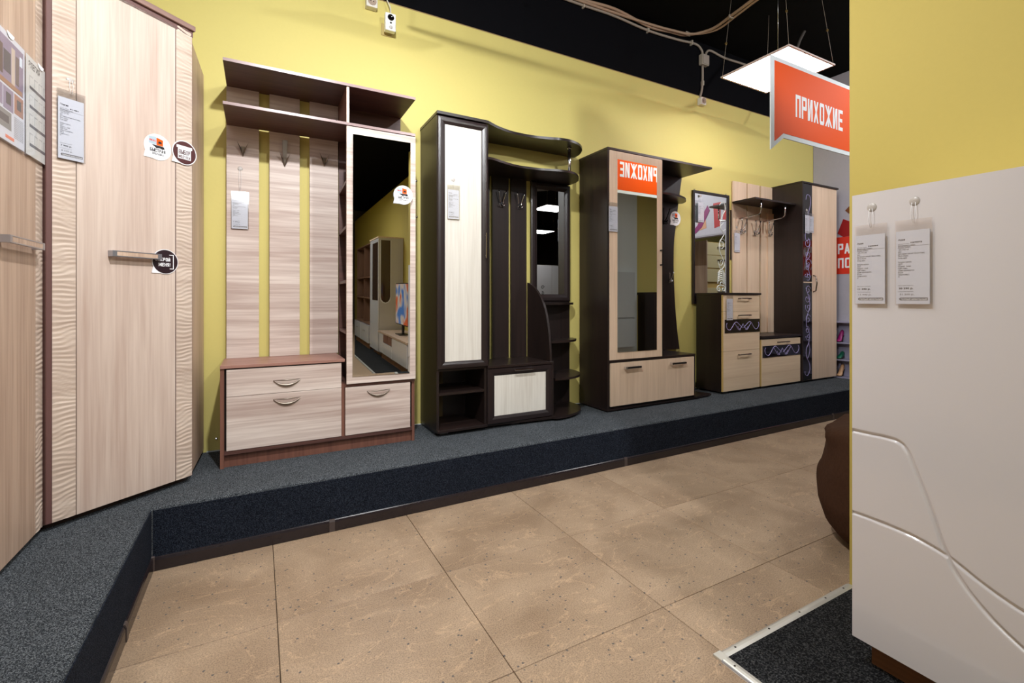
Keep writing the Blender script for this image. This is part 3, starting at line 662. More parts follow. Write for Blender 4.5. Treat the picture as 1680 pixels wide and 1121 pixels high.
vine(mb, [(4.0, 1.75), (3.93, 1.66), (3.93, 1.58), (3.98, 1.50), (4.0, 1.44), (3.95, 1.40), (3.92, 1.45)], 0.004, yv)
curl(mb, 3.95, 1.47, 0.04, 3.0, 1.1, yv, 0.003)
for k in range(6): vine(mb, [(3.965, 1.40 - 0.02 * k), (3.93 - 0.004 * k, 1.385 - 0.02 * k), (3.905, 1.355 - 0.02 * k)], 0.0055, yv); vine(mb, [(3.965, 1.40 - 0.02 * k), (3.99, 1.375 - 0.02 * k), (4.01, 1.345 - 0.02 * k)], 0.0055, yv)
curl(mb, 3.92, 1.205, 0.035, 1.0, 1.2, yv, 0.006); curl(mb, 3.985, 1.205, 0.035, 2.1, 1.2, yv, 0.006, -1)
curl(mb, 3.955, 1.25, 0.03, 0, 0.9, yv, 0.005)
obj('vine_print', mb, FROST, g)
for x in (3.585, 4.03):
    obj('hanger', MB().tube([(x - 0.006, 3.228, 2.138), (x - 0.006, 3.228, 2.152), (x + 0.006, 3.228, 2.152), (x + 0.006, 3.228, 2.138)], 0.0025, 6), CHROME, wmr)
F4 = 2.90
def bow_handle(parent, x0, x1, z, y):
    mb = MB().tube([(x0, y, z), (x0 - 0.004, y - 0.022, z + 0.002), (x0 + 0.015, y - 0.028, z + 0.003), (x1 - 0.015, y - 0.028, z + 0.003), (x1 + 0.004, y - 0.022, z + 0.002), (x1, y, z)], 0.0058, 8)
    return obj('handle', mb, plain('steel_dark', (120, 110, 102), 0.25, 1), parent)
def scroll(parent, cx, cz, wd, y, name='scroll_print'):
    mb = MB(); h = wd / 2
    for s in (-1, 1):
        P = lambda a, b: (cx + s * a * h, cz + b * h)
        vine(mb, [P(0.04, -0.05), P(0.18, 0.05), P(0.36, 0.17), P(0.5, 0.14), P(0.62, 0.0), P(0.76, -0.12), P(0.9, -0.08), P(0.97, 0.05), P(0.93, 0.15)], 0.0032, y)
        vine(mb, [P(0.5, 0.14), P(0.38, 0.02), P(0.26, -0.12), P(0.14, -0.12)], 0.003, y)
        vine(mb, [P(0.3, 0.0), P(0.2, -0.1), P(0.06, 0.02), P(0.0, 0.1)], 0.003, y)
    return obj(name, mb, SWIRL, parent)
ch = thing('chest_of_drawers', 'wenge chest with three pale oak drawers and scroll-printed black glass strip', 'chest of drawers', (3.84, 3.05, ZP))
obj('carcass', bx(3.578, 4.100, 2.918, 3.20, 0.273, 1.1435), WENGE_V, ch)
obj('top_board', bx(3.575, 4.110, 2.892, 3.20, 1.144, 1.162), WENGE_H, ch, bevel=0.001)
obj('plinth', bx(3.600, 4.09, 2.925, 3.18, 0.262, 0.2725), BLACKM, ch)
for x in (3.61, 4.0): obj('foot', bx(x, x + 0.06, 2.92, 2.96, ZP, 0.262), plain('grey_foot', (90, 92, 94), 0.5), ch)
for z0, z1 in ((0.995, 1.141), (0.637, 0.9925), (0.277, 0.6345)):
    d = obj('drawer', bx(3.588, 4.095, 2.90, 2.917, z0, z1), OAK_MH, ch, bevel=0.0006)
    obj('edge_band', bx(3.5815, 3.5878, 2.9005, 2.917, z0, z1), YEDGE, d)
    bow_handle(d, 3.79, 3.94, z1 - (0.032 if z1 > 1 else 0.037), 2.90)
    if z0 == 0.637:
        g = obj('glass_strip', bx(3.604, 4.094, 2.8965, 2.9, 0.800, 0.921), GLASSB, d)
        scroll(g, 3.850, 0.855, 0.47, 2.8965)
lb = thing('shoe_bench', 'low wenge shoe bench with scroll-printed strip between chest and tall wardrobe', 'bench', (4.43, 3.05, ZP))
obj('carcass', bx(4.112, 4.7475, 2.918, 3.20, 0.273, 0.7335), WENGE_V, lb)
obj('top_board', bx(4.111, 4.7475, 2.890, 3.205, 0.734, 0.754), WENGE_H, lb, bevel=0.001)
obj('plinth', bx(4.13, 4.74, 2.925, 3.18, 0.262, 0.2725), BLACKM, lb)
for x in (4.14, 4.63): obj('foot', bx(x, x + 0.07, 2.92, 2.96, ZP, 0.262), MATS['grey_foot'], lb)
d = obj('flap_door', bx(4.123, 4.742, 2.90, 2.917, 0.277, 0.719), OAK_MH, lb, bevel=0.0006)
obj('edge_band', bx(4.1165, 4.1228, 2.9005, 2.917, 0.277, 0.719), YEDGE, d)
g = obj('glass_strip', bx(4.138, 4.738, 2.8965, 2.9, 0.547, 0.658), GLASSB, d)
scroll(g, 4.44, 0.60, 0.56, 2.8965)
bow_handle(d, 4.37, 4.53, 0.686, 2.90)
cr = thing('coat_rack', 'three wide pale oak slats with coat hooks under a dark hat shelf', 'coat rack', (4.433, WALL, 0.755))
for a, b in ((4.117, 4.324), (4.344, 4.535), (4.560, 4.748)):
    sl = obj('slat', bx(a, b, 3.212, 3.228, 0.7555, 2.292), OAK_M, cr, bevel=0.0006)
    prong_hook(cr, (a + b) / 2 + 0.012, 3.212, 1.79, CHROME, 1.25)
obj('slat', bx(4.652, 4.748, 3.195, 3.2115, 0.7555, 2.01), OAK_M, cr)
obj('rail', bx(4.10, 4.74, 3.2285, 3.2345, 1.5, 2.0), WENGE_H, cr)
obj('hat_shelf', bx(4.101, 4.7475, 2.95, 3.2115, 2.064, 2.080), WENGE_H, cr)
for x in (4.22, 4.60):
    obj('shelf_bracket', MB().tube([(x, 3.212, 1.92), (x, 3.10, 1.925), (x, 3.0, 1.93), (x, 2.975, 1.95), (x, 2.972, 2.0), (x, 2.972, 2.064)], 0.0075, 8), CHROME, cr)
tw = thing('wardrobe', 'tall narrow wardrobe with black ornamental glass strip and pale oak door', 'wardrobe', (5.08, 3.05, ZP))
obj('side_panel', bx(4.753, 4.769, 2.885, 3.225, 0.273, 2.2835), WENGE_V, tw)
obj('carcass', bx(4.7695, 5.398, 2.918, 3.225, 0.273, 2.2835), WENGE_P, tw)
obj('top_board', bx(4.750, 5.412, 2.885, 3.228, 2.284, 2.301), WENGE_H, tw, bevel=0.001)
obj('plinth', bx(4.78, 5.39, 2.925, 3.2, 0.262, 0.2725), BLACKM, tw)
for x in (4.78, 5.25): obj('foot', bx(x, x + 0.07, 2.92, 2.96, ZP, 0.262), MATS['grey_foot'], tw)
d = obj('door', bx(4.7725, 4.9400, 2.90, 2.917, 0.276, 2.282), OAK_M, tw)
obj('edge_band', bx(4.7695, 4.7780, 2.898, 2.9, 0.276, 2.282), YEDGE, d)
for z0, z1 in ((0.278, 1.272), (1.284, 2.280)):
    g = obj('glass_strip', bx(4.785, 4.9385, 2.8965, 2.9, z0, z1), GLASSB, d)
    mb = MB(); y = 2.8965; cx = 4.862
    if z0 > 1:
        vine(mb, [(4.83, 2.12), (4.85, 2.17), (4.90, 2.16), (4.91, 2.08), (4.88, 2.0), (4.85, 1.93)], 0.003, y)
        vine(mb, [(4.90, 1.93), (4.86, 1.84), (4.82, 1.76), (4.84, 1.70), (4.89, 1.72), (4.90, 1.66), (4.86, 1.58), (4.83, 1.50), (4.87, 1.42), (4.91, 1.33)], 0.0027, y)
        for cz, rr, a, s in ((1.80, 0.05, 0.3, 1), (1.68, 0.055, 1.3, -1), (1.56, 0.045, 2.6, 1), (1.47, 0.055, 0.0, 1), (1.43, 0.04, 2.0, -1), (1.335, 0.04, 4.0, 1)):
            curl(mb, cx + 0.01 * s, cz, rr, a, 1.3, y, 0.0024, s)
        curl(mb, 4.83, 1.35, 0.03, 1, 1, y, 0.0024, -1)
    else:
        vine(mb, [(4.83, 1.22), (4.88, 1.12), (4.90, 1.03), (4.85, 0.93), (4.84, 0.84), (4.89, 0.76), (4.88, 0.66), (4.84, 0.60), (4.84, 0.52), (4.89, 0.45), (4.90, 0.38), (4.86, 0.325), (4.82, 0.34), (4.815, 0.37)], 0.003, y)
        vine(mb, [(4.88, 0.66), (4.90, 0.58), (4.86, 0.50), (4.83, 0.56)], 0.0026, y)
        for cz, rr, a, s in ((1.20, 0.045, 0.3, 1), (1.11, 0.05, 1.3, -1), (1.02, 0.05, 2.6, 1), (0.90, 0.05, 0.5, 1), (0.79, 0.04, 2.0, -1), (0.72, 0.04, 3.0, 1)):
            curl(mb, cx + 0.008 * s, cz, rr, a, 1.3, y, 0.0024, s)
    obj('scroll_print', mb, SWIRL, g)
d = obj('door', bx(4.9430, 5.3995, 2.90, 2.917, 0.276, 2.282), OAK_M, tw, bevel=0.0008)
obj('handle', MB().tube([(4.965, 2.90, 1.35), (4.965, 2.872, 1.34), (4.968, 2.862, 1.27), (4.965, 2.872, 1.19), (4.965, 2.90, 1.18)], 0.0065, 8), MATS['steel_dark'], d)

# ================================================================== END WALL MURAL
mu = thing('mural', 'grey wall mural with shoe pictures and a red lettered band, beside tall wardrobe', 'mural', (5.54, 2.3, ZP), -PI / 2)
# local: x = -(worldY-2.3), y into wall ; z from ZP
def my_(Y): return 2.3 - Y
obj('backing', bx(my_(3.23), my_(2.0), -0.006, -0.001, 0.01, 2.70).box(my_(2.0), my_(0.9), -0.006, -0.001, 1.76, 2.70), MATS['grey_lilac_mural'], mu, local=True)
rb = obj('red_band', bx(my_(3.20), my_(2.2), -0.008, -0.006, 1.38 - ZP, 1.785 - ZP), INK_R, mu, local=True)
obj('lettering', block_text('РАССРОЧКА', my_(2.957), my_(2.35), 1.600 - ZP, 1.712 - ZP, -0.0085), INK_W, rb, local=True)
obj('lettering', block_text('ПОКУПКА', my_(2.957), my_(2.45), 1.445 - ZP, 1.555 - ZP, -0.0085), INK_W, rb, local=True)
def shoe_print(name, pts, y, col, parent=mu):
    return obj(name, MB().prism([(my_(a), b - ZP) for a, b in pts], -0.0075 - y, -0.006, 'y'), plain(name + str(col), col, 0.5), parent, local=True)
shoe_print('printed_boot', [(2.96, 1.83), (2.90, 1.98), (2.80, 1.93), (2.83, 1.79), (2.90, 1.785)], 0.002, (150, 20, 22))
shoe_print('printed_boot', [(2.88, 2.07), (2.84, 2.11), (2.80, 2.06), (2.84, 2.03)], 0.002, (120, 70, 40))
shoe_print('printed_shoe', [(1.55, 2.10), (1.50, 2.30), (1.58, 2.42), (1.66, 2.32), (1.68, 2.12)], 0.001, (190, 140, 110))
shoe_print('printed_shoe', [(1.45, 2.12), (1.52, 2.18), (1.70, 2.44), (1.74, 2.36), (1.60, 2.14), (1.48, 2.06)], 0.003, (120, 30, 90))
shoe_print('printed_boot', [(1.82, 2.10), (1.92, 2.12), (1.93, 2.45), (1.80, 2.45)], 0.001, (160, 28, 28))
shoe_print('printed_boot', [(1.96, 2.2), (2.06, 2.18), (2.07, 2.30), (1.98, 2.34)], 0.001, (170, 30, 26))
rk = thing('shoe_rack', 'pale lilac shoe shelves against the end wall behind tall wardrobe', 'shelf', (5.5, 2.6, ZP))
LIL = plain('lilac_shelf', (150, 148, 172), 0.5)
for z in (0.862, 0.638, 0.455, 0.268): obj('shelf', bx(5.425, 5.533, 2.02, 3.20, z - 0.012, z), LIL, rk)
obj('back_panel', bx(5.5205, 5.533, 2.02, 3.20, ZP, 0.849), LIL, rk)
obj('side_panel', bx(5.425, 5.52, 2.00, 2.0195, ZP, 0.862), LIL, rk)
shoes = [(2.975, 0.638, (190, 160, 128), 'beige heeled shoe on the top tier of lilac shelves', 1), (2.90, 0.638, (140, 20, 100), 'magenta heeled shoe on the top tier beside the beige one', 1),
         (2.975, 0.455, (120, 24, 24), 'dark red low shoe on the middle tier of lilac shelves', 0), (2.895, 0.455, (20, 90, 70), 'green low shoe on the middle tier of lilac shelves', 0),
         (2.975, 0.268, (130, 72, 40), 'tan and brown heeled shoe on the lowest tier, beside the wardrobe', 1), (2.895, 0.268, (205, 160, 120), 'pale peach shoe on the lowest tier, nearer the partition', 1)]
for (Y, z, col, lab, heel) in shoes:
    o = thing('shoe', lab, 'shoe', (5.47, Y, z + 0.0005), 0, 'shoes on the lilac shelves')
    hh = 0.07 if heel else 0.02
    # lofted upper: toe toward -x
    prof = [(-0.042, 0.004, 0.012, 0.020), (-0.035, 0.004, 0.024, 0.028), (-0.015, 0.004, 0.026, 0.040), (0.005, 0.006 + hh * 0.3, 0.022, 0.055 + hh * 0.4), (0.025, hh * 0.7, 0.020, 0.065 + hh * 0.8), (0.042, hh, 0.020, 0.065 + hh)]
    mb = MB(); v = []; f = []; n = 10
    for (x, zb, wd, zt) in prof:
        for k in range(n):
            a = 2 * PI * k / n; v.append((x, wd * math.cos(a), (zb + zt) / 2 + (zt - zb) / 2 * math.sin(a)))
    for i in range(len(prof) - 1):
        for k in range(n): f.append((i * n + k, i * n + (k + 1) % n, (i + 1) * n + (k + 1) % n, (i + 1) * n + k))
    f += [tuple(range(n))[::-1], tuple((len(prof) - 1) * n + k for k in range(n))]
    mb.add(v, f, True); obj('upper', mb, plain('shoe' + str(col), col, 0.35), o, local=True)
    obj('sole', MB().prism([(-0.044, 0.001), (-0.02, 0.0), (0.0, 0.003), (0.028, hh * 0.75), (0.046, hh), (0.046, hh + 0.006), (0.026, hh * 0.78 + 0.006), (0.0, 0.01), (-0.044, 0.007)], -0.018, 0.018, 'y'), plain('shoe_sole', (60, 44, 34), 0.6), o, local=True)
    if heel: obj('heel', MB().tube([(0.038, 0, 0.0), (0.040, 0, hh)], [0.006, 0.013], 8), MATS['shoe_sole'], o, local=True)

# ================================================================== WHITE CHEST ON THE RIGHT (front faces -x; local x -> -world y)
wc = thing('white_cabinet', 'glossy white cabinet with curved carved grooves and two price tags', 'cabinet', (1.55, 0.787, 0), -PI / 2)
def groove_pts(p, n=8): return smooth_poly([(0.787 - a, b) for a, b in p], n)
g1 = groove_pts([(0.795, 0.709), (0.75, 0.709), (0.687, 0.709), (0.66, 0.702), (0.645, 0.685), (0.635, 0.664), (0.614, 0.608), (0.586, 0.531), (0.567, 0.468), (0.552, 0.434), (0.541, 0.408), (0.516, 0.372), (0.487, 0.341), (0.452, 0.311), (0.40, 0.278), (0.33, 0.245)])
g2 = groove_pts([(0.795, 0.462), (0.734, 0.462), (0.657, 0.458), (0.607, 0.45), (0.552, 0.434), (0.498, 0.406), (0.452, 0.385), (0.40, 0.368), (0.33, 0.355)])
def dist_poly(px, pz, pts):
    best = 9
    for i in range(len(pts) - 1):
        ax, az = pts[i]; bx_, bz = pts[i + 1]; dx, dz = bx_ - ax, bz - az
        L = dx * dx + dz * dz; t = 0 if L == 0 else max(0, min(1, ((px - ax) * dx + (pz - az) * dz) / L))
        d_ = math.hypot(px - ax - t * dx, pz - az - t * dz)
        if d_ < best: best = d_
    return best
# routed door front: fine grid only where the grooves run
def routed(x0, x1, z0, z1, st):
    nx = int((x1 - x0) / st); nz = int((z1 - z0) / st); v = []; f = []
    W_ = 0.0062; D_ = 0.0065
    for j in range(nz + 1):
        z = z0 + (z1 - z0) * j / nz
        for i in range(nx + 1):
            x = x0 + (x1 - x0) * i / nx
            d_ = min(dist_poly(x, z, g1), dist_poly(x, z, g2)) if 0.22 < z < 0.73 else 9
            h_ = D_ * math.cos(PI / 2 * d_ / W_) if d_ < W_ else 0
            v.append((x, h_, z))
    for j in range(nz):
        for i in range(nx):
            a = j * (nx + 1) + i; f.append((a, a + 1, a + nx + 2, a + nx + 1))
    return v, f
v, f = routed(0.0, 0.46, 0.235, 0.725, 0.0024)
rm = MB().add(v, f, True)
for (a, b, c_, d_) in ((0.0, 0.46, 0.091, 0.235), (0.0, 0.46, 0.725, 1.4155)):
    rm.add([(a, 0, c_), (b, 0, c_), (b, 0, d_), (a, 0, d_)], [(0, 1, 2, 3)])
rm.box(0.0, 0.46, 0.0105, 0.018, 0.091, 1.4155)
rm.add([(0, 0, 0.091), (0, 0.0105, 0.091), (0, 0.0105, 1.4155), (0, 0, 1.4155), (0.46, 0, 0.091), (0.46, 0.0105, 0.091), (0.46, 0.0105, 1.4155), (0.46, 0, 1.4155)],
       [(0, 3, 2, 1), (4, 5, 6, 7), (3, 7, 6, 2), (0, 1, 5, 4)])
obj('door', rm, WHITE_GLOSS, wc, local=True)
obj('door', bx(0.463, 0.92, 0.0, 0.018, 0.091, 1.4155), WHITE_GLOSS, wc, local=True, bevel=0.001)
obj('carcass', bx(0.004, 0.916, 0.019, 0.40, 0.085, 1.412), GREY_WHITE, wc, local=True)
obj('plinth', bx(0.03, 0.89, 0.05, 0.38, 0.0075, 0.0845), wood('walnut_plinth', (124, 84, 54), (92, 60, 38), 'x'), wc, local=True)

# mat with aluminium edging
struct('floor_mat', bx(1.245, 1.968, -9.0, 1.0, 0.001, 0.0065), MAT)
te = struct('trim_2', bx(1.217, 1.247, -9.0, 1.022, 0.0005, 0.006), ALU)
alu2 = plain('matt_aluminium', (214, 212, 204), 0.38, 0.6)
def strip(x0, x1, y0, y1):
    if x1 - x0 < y1 - y0: m = MB().prism([(x0, 0.0005), (x1, 0.0005), (x1, 0.0065), (x0 + 0.02, 0.0085), (x0 + 0.010, 0.0080), (x0, 0.0025)], y0, y1, 'y')
    else: m = MB().prism([(y0, 0.0005), (y1, 0.0005), (y1, 0.0025), (y1 - 0.010, 0.0080), (y1 - 0.02, 0.0085), (y0, 0.0065)], x0, x1, 'x')
    return m
obj('metal_edge', strip(1.2165, 1.2475, -9, 0.9905), alu2, te)
obj('metal_edge', strip(1.2480, 1.9695, 0.9910, 1.022), alu2, te)
obj('metal_edge', MB().prism([(1.2165, 1.022), (1.2165, 0.9908), (1.2478, 0.9908), (1.2478, 1.022)], 0.0005, 0.0075), alu2, te)
sc0 = None
for (x, y) in [(1.30, 1.006), (1.47, 1.006), (1.64, 1.006), (1.80, 1.006), (1.92, 1.006), (1.232, 0.955), (1.232, 0.86), (1.232, 0.7), (1.232, 0.5)]:
    o = obj('screw', MB().lathe([(0.0035, 0), (0.0035, 0.0012), (0.002, 0.0018)], 10), plain('dark_screw', (50, 44, 40), 0.5, 0.7), te) if sc0 is None else sc0.copy()
    if sc0 is not None: C.objects.link(o)
    else:
        for v_ in o.data.vertices: pass
        sc0 = o
    o.location = (x, y, 0.0078)

# ================================================================== BEAN BAG
bb = MB(); n = 40; prof = []
rows = 26; v = []; f = []
PR = [(0, .26), (.05, .30), (.15, .34), (.35, .368), (.6, .362), (.74, .345), (.84, .338), (.91, .346), (.96, .33), (1, .22)]
for j in range(rows + 1):
    t = j / rows; z = 0.54 * t
    for (ta, ra), (tb_, rb_) in zip(PR, PR[1:]):
        if ta <= t <= tb_: r = ra + (rb_ - ra) * (t - ta) / (tb_ - ta)
    for k in range(n):
        a = 2 * PI * k / n
        fold = 1 + 0.028 * math.sin(5 * a + 9 * t) * t + 0.02 * math.sin(13 * a - 12 * t) * t + 0.014 * math.sin(21 * a + 16 * t) * t * t + 0.02 * math.sin(3 * a + 2)
        lean = 0.05 * math.sin(PI * t)
        v.append((r * fold * math.cos(a) - lean * 0.2, r * fold * math.sin(a), z + 0.012 * math.sin(4 * a + 3 * t) * t))
for j in range(rows):
    for k in range(n): f.append((j * n + k, j * n + (k + 1) % n, (j + 1) * n + (k + 1) % n, (j + 1) * n + k))
f += [tuple(range(n))[::-1], tuple(rows * n + k for k in range(n))]
bb.add(v, f, True)
bg = thing('bean_bag', 'brown corduroy bean bag half hidden behind the ochre partition', 'bean bag', (2.50, 1.0, 0.0005))
obj('cover', bb, plain('brown_corduroy', (74, 50, 36), 0.95, spec=0.1, bump=(70, 1.0), vary=0.4), bg, local=True)
sm = MB(); sm.tube([(0.368 * math.cos(a) * 0.99 - 0.01, 0.368 * math.sin(a) * 0.99, 0.30) for a in [2 * PI * k / 40 for k in range(40)]], 0.004, 5, closed=True)

# ================================================================== HANGING SIGN
sg = thing('hanging_sign', 'orange speech-bubble sign lettered ПРИХОЖИЕ hanging on thin cables', 'sign', (3.5, 1.945, 2.07))
SY = 1.945
outline = [(2.855, 2.680), (2.855, 2.070), (2.990, 2.165), (4.10, 2.165), (4.10, 2.680)]
inner = [(2.892, 2.652), (2.892, 2.128), (2.985, 2.195), (4.07, 2.195), (4.07, 2.652)]
obj('board', MB().prism(outline, SY - 0.004, SY + 0.004, 'y'), plain('white_acrylic', (232, 238, 240), 0.6, spec=0.15), sg)
for s, nm in ((-1, 'front'), (1, 'back')):
    p = obj('orange_face', MB().prism(inner, SY + s * 0.0042, SY + s * 0.0055, 'y'), ORANGE, sg)
    t = block_text('ПРИХОЖИЕ', 3.117, 3.690, 2.328, 2.478, 0)
    if s < 0: t.v = [(x, SY - 0.0062 + y, z) for x, y, z in t.v]
    else: t.v = [(3.117 + 3.690 - x, SY + 0.0062 - y, z) for x, y, z in t.v]
    obj('lettering', t, INK_W, p)
for x in (2.935, 3.95): obj('cable', MB().tube([(x, SY, 2.67), (x, SY, CEIL)], 0.0018, 5), CHROME, sg)

# ================================================================== CEILING PANEL LAMPS
def panel_lamp(cx, cy, z, label, parent_name='ceiling_lamp'):
    L = thing(parent_name, label, 'lamp', (cx, cy, z), 0, 'square ceiling panel lamps')
    h = 0.2975
    obj('frame', MB().box(-h, h, -h, -h + 0.014, 0, 0.011).box(-h, h, h - 0.014, h, 0, 0.011).box(-h, -h + 0.014, -h + 0.014, h - 0.014, 0, 0.011).box(h - 0.014, h, -h + 0.014, h - 0.014, 0, 0.011).box(-h + 0.014, h - 0.014, -h + 0.014, h - 0.014, 0.005, 0.012), plain('pinkish_white_metal', (214, 196, 188), 0.4), L, local=True)
    obj('diffuser', bx(-h + 0.0145, h - 0.0145, -h + 0.0145, h - 0.0145, 0.001, 0.0045), LED, L, local=True)
    for sx, sy, tx, ty in ((-1, -1, -0.75, -0.7), (-1, 1, -0.8, 0.8), (1, -1, 0.7, -0.75), (1, 1, 0.85, 0.8)):
        a = Vector((sx * (h - 0.01), sy * (h - 0.01), 0.010)); b = Vector((tx * h, ty * h, CEIL - z))
        w_ = MB().tube([a, b], 0.0014, 5)
        c = obj('suspension_wire', w_, CABLE, L, local=True)
        q = a.lerp(b, 0.42); obj('wire_clamp', MB().box(q.x - 0.007, q.x + 0.007, q.y - 0.004, q.y + 0.004, q.z - 0.009, q.z + 0.009).tube([(q.x - 0.014, q.y, q.z - 0.005), (q.x + 0.014, q.y, q.z + 0.008)], 0.002, 5), plain('brass_clamp', (150, 122, 70), 0.4, 0.8), c, local=True)
    return L
L0 = panel_lamp(3.60, 2.40, 2.93, 'square white LED panel lamp seen behind the orange hanging sign')
for (x, y, lab) in ((0.95, 2.20, 'square LED panel lamp above the ash hallway unit'), (5.12, -1.88, 'square LED panel lamp reflected in the wenge unit mirror'),
                    (6.60, -4.9, 'square LED panel lamp farthest back in the shop'), (-0.9, -4.9, 'unseen LED panel lamp added far behind the viewer at left'), (6.9, 1.7, 'square LED panel lamp added to light beyond the end wall opening')):  # last two are lamps added as fill, out of direct view
    c = copytree(L0); c.location = (x, y, 2.93); c['label'] = lab

# ================================================================== CONDUITS, BOXES, SMALL WALL DEVICES
def cable(name, label, pts, r, mat=CABLE, cat='cable', grp=None):
    P = []
    pts = [Vector(p) for p in pts]
    for i in range(len(pts) - 1):
        p0 = pts[max(i - 1, 0)]; p1 = pts[i]; p2 = pts[i + 1]; p3 = pts[min(i + 2, len(pts) - 1)]
        for k in range(6):
            t = k / 6
            P.append(0.5 * (2 * p1 + (p2 - p0) * t + (2 * p0 - 5 * p1 + 4 * p2 - p3) * t * t + (3 * p1 - p0 - 3 * p2 + p3) * t ** 3))
    P.append(pts[-1])
    o = obj(name, MB().tube(P, r, 8), mat); tag(o, label, cat, grp); return o
yw = WALL + 0.012
c1 = cable('conduit', 'grey conduit running along the top of the black wall down to the box', [(-1.0, yw - 0.015, 3.50), (1.5, yw - 0.015, 3.50), (2.22, yw - 0.015, 3.505), (2.6, yw - 0.015, 3.515), (3.0, yw - 0.015, 3.497), (3.35, yw - 0.015, 3.512), (3.60, yw - 0.015, 3.535), (3.685, yw - 0.015, 3.50), (3.70, yw - 0.015, 3.45)], 0.011)
def ck(pts): return pts
c2 = cable('conduit', 'upper beige conduit bowing along the ceiling edge then out across the ceiling', [(1.9, yw - 0.03, 3.545), (2.27, yw - 0.03, 3.54), (2.6, yw - 0.05, 3.548), (3.0, yw - 0.03, 3.525), (3.25, 3.22, 3.55), (3.45, 3.20, 3.565), (3.58, 3.02, 3.57), (3.55, 2.75, 3.57), (3.50, 2.4, 3.57), (3.48, 2.0, 3.57)], 0.0125, plain('beige_conduit', (164, 136, 112), 0.5))
c3 = cable('conduit', 'lower beige conduit twisting beside the upper one across the black ceiling', [(1.9, yw - 0.03, 3.515), (2.27, yw - 0.035, 3.52), (2.55, yw - 0.03, 3.53), (2.95, yw - 0.05, 3.53), (3.25, 3.19, 3.548), (3.48, 3.16, 3.563), (3.62, 3.0, 3.567), (3.585, 2.75, 3.567), (3.53, 2.4, 3.567), (3.51, 2.0, 3.567)], 0.0115, MATS['beige_conduit'])
c4 = cable('conduit', 'grey conduit leaving the junction box toward the right behind the panel lamp', [(3.74, yw - 0.015, 3.45), (3.76, yw - 0.015, 3.50), (3.82, yw - 0.015, 3.525), (4.02, yw - 0.015, 3.505), (4.36, yw - 0.015, 3.515), (4.9, yw - 0.015, 3.51), (5.5, yw - 0.015, 3.51)], 0.011)
c5 = cable('conduit', 'short grey conduit dropping from junction box to lower wall socket', [(3.70, yw - 0.015, 3.35), (3.70, yw - 0.015, 3.22), (3.69, yw - 0.015, 3.12), (3.665, yw - 0.015, 3.04), (3.665, yw - 0.015, 3.02)], 0.011)
c6 = cable('conduit', 'dark grey flexible conduit curving down from the ceiling behind the lamp', [(4.35, 2.62, 3.57), (4.28, 2.62, 3.47), (4.20, 2.62, 3.33), (4.05, 2.62, 3.17), (3.95, 2.62, 3.02), (3.85, 2.55, 2.96)], 0.012, plain('dark_conduit', (84, 78, 74), 0.5))
cable('conduit', 'long beige conduit crossing the dark ceiling toward the shop', [(-0.8, -1.0, 3.565), (0.8, -1.6, 3.56), (2.4, -1.3, 3.563), (4.5, -2.0, 3.56), (7.0, -1.7, 3.565)], 0.012, MATS['beige_conduit'])
for par, q in ((c1, [(2.3, yw - 0.02, 3.505), (3.0, yw - 0.02, 3.497), (3.55, yw - 0.02, 3.53)]), (c5, [(3.70, yw - 0.02, 3.18)])):
    for p in q: obj('cable_clip', bx(p[0] - 0.006, p[0] + 0.006, yw - 0.03, yw, p[2] - 0.02, p[2] + 0.024), BEIGEP, par)
for p in ((3.44, 3.18, 3.563), (3.56, 2.8, 3.568)): obj('cable_clip', bx(p[0] - 0.02, p[0] + 0.03, p[1] - 0.006, p[1] + 0.006, p[2] - 0.014, CEIL), BEIGEP, c2)
jb = thing('junction_box', 'beige square junction box on the black wall near the lamp', 'junction box', (3.71, yw, 3.345))
obj('box', bx(3.665, 3.758, yw - 0.045, yw, 3.352, 3.452), BEIGEP, jb, bevel=0.004, seg=2)
obj('lid', bx(3.67, 3.753, yw - 0.052, yw - 0.0455, 3.357, 3.447), plain('beige_lid', (160, 148, 136), 0.5), jb, bevel=0.002)
def socket(x, z, lab, grp='wall sockets under the black band'):
    t = thing('wall_socket', lab, 'socket', (x, WALL, z), 0, grp)
    obj('housing', bx(x - 0.035, x + 0.035, WALL - 0.05, WALL, z, z + 0.070), WHITEP, t, bevel=0.006, seg=2)
    r = obj('socket_face', MB().lathe([(0.026, 0), (0.026, 0.005), (0.022, 0.006), (0.020, 0.001)], 20, x, WALL - 0.0502, z + 0.036, 'y'), plain('socket_face', (176, 156, 140), 0.4), t)
    obj('pin_hole', MB().lathe([(0.003, 0), (0.003, 0.002)], 8, x - 0.008, WALL - 0.0512, z + 0.036, 'y').lathe([(0.003, 0), (0.003, 0.002)], 8, x + 0.008, WALL - 0.0512, z + 0.036, 'y'), BLACKM, r)
socket(3.665, 2.955, 'white wall socket straddling the yellow wall edge below junction box')
socket(0.625, 2.965, 'white wall socket at the top edge left of the small camera')
cm = thing('security_camera', 'small white box camera with black lens mounted high on yellow wall', 'camera', (0.74, WALL, 2.88))
obj('mounting_plate', bx(0.690, 0.760, WALL - 0.006, WALL, 2.825, 2.905), plain('translucent_plate', (190, 170, 110), 0.4), cm, bevel=0.004)
obj('bracket', MB().tube([(0.73, WALL - 0.006, 2.87), (0.735, WALL - 0.035, 2.872)], 0.008, 8), WHITEP, cm)
cb = obj('body', bx(0.702, 0.768, WALL - 0.075, WALL - 0.035, 2.832, 2.945), plain('camera_white', (236, 238, 236), 0.3), cm, bevel=0.004, seg=2)
fy = WALL - 0.0752
obj('lens', MB().lathe([(0.020, 0), (0.020, 0.004), (0.016, 0.006), (0.012, 0.002)], 24, 0.736, fy, 2.915, 'y'), GLASSB, cb)
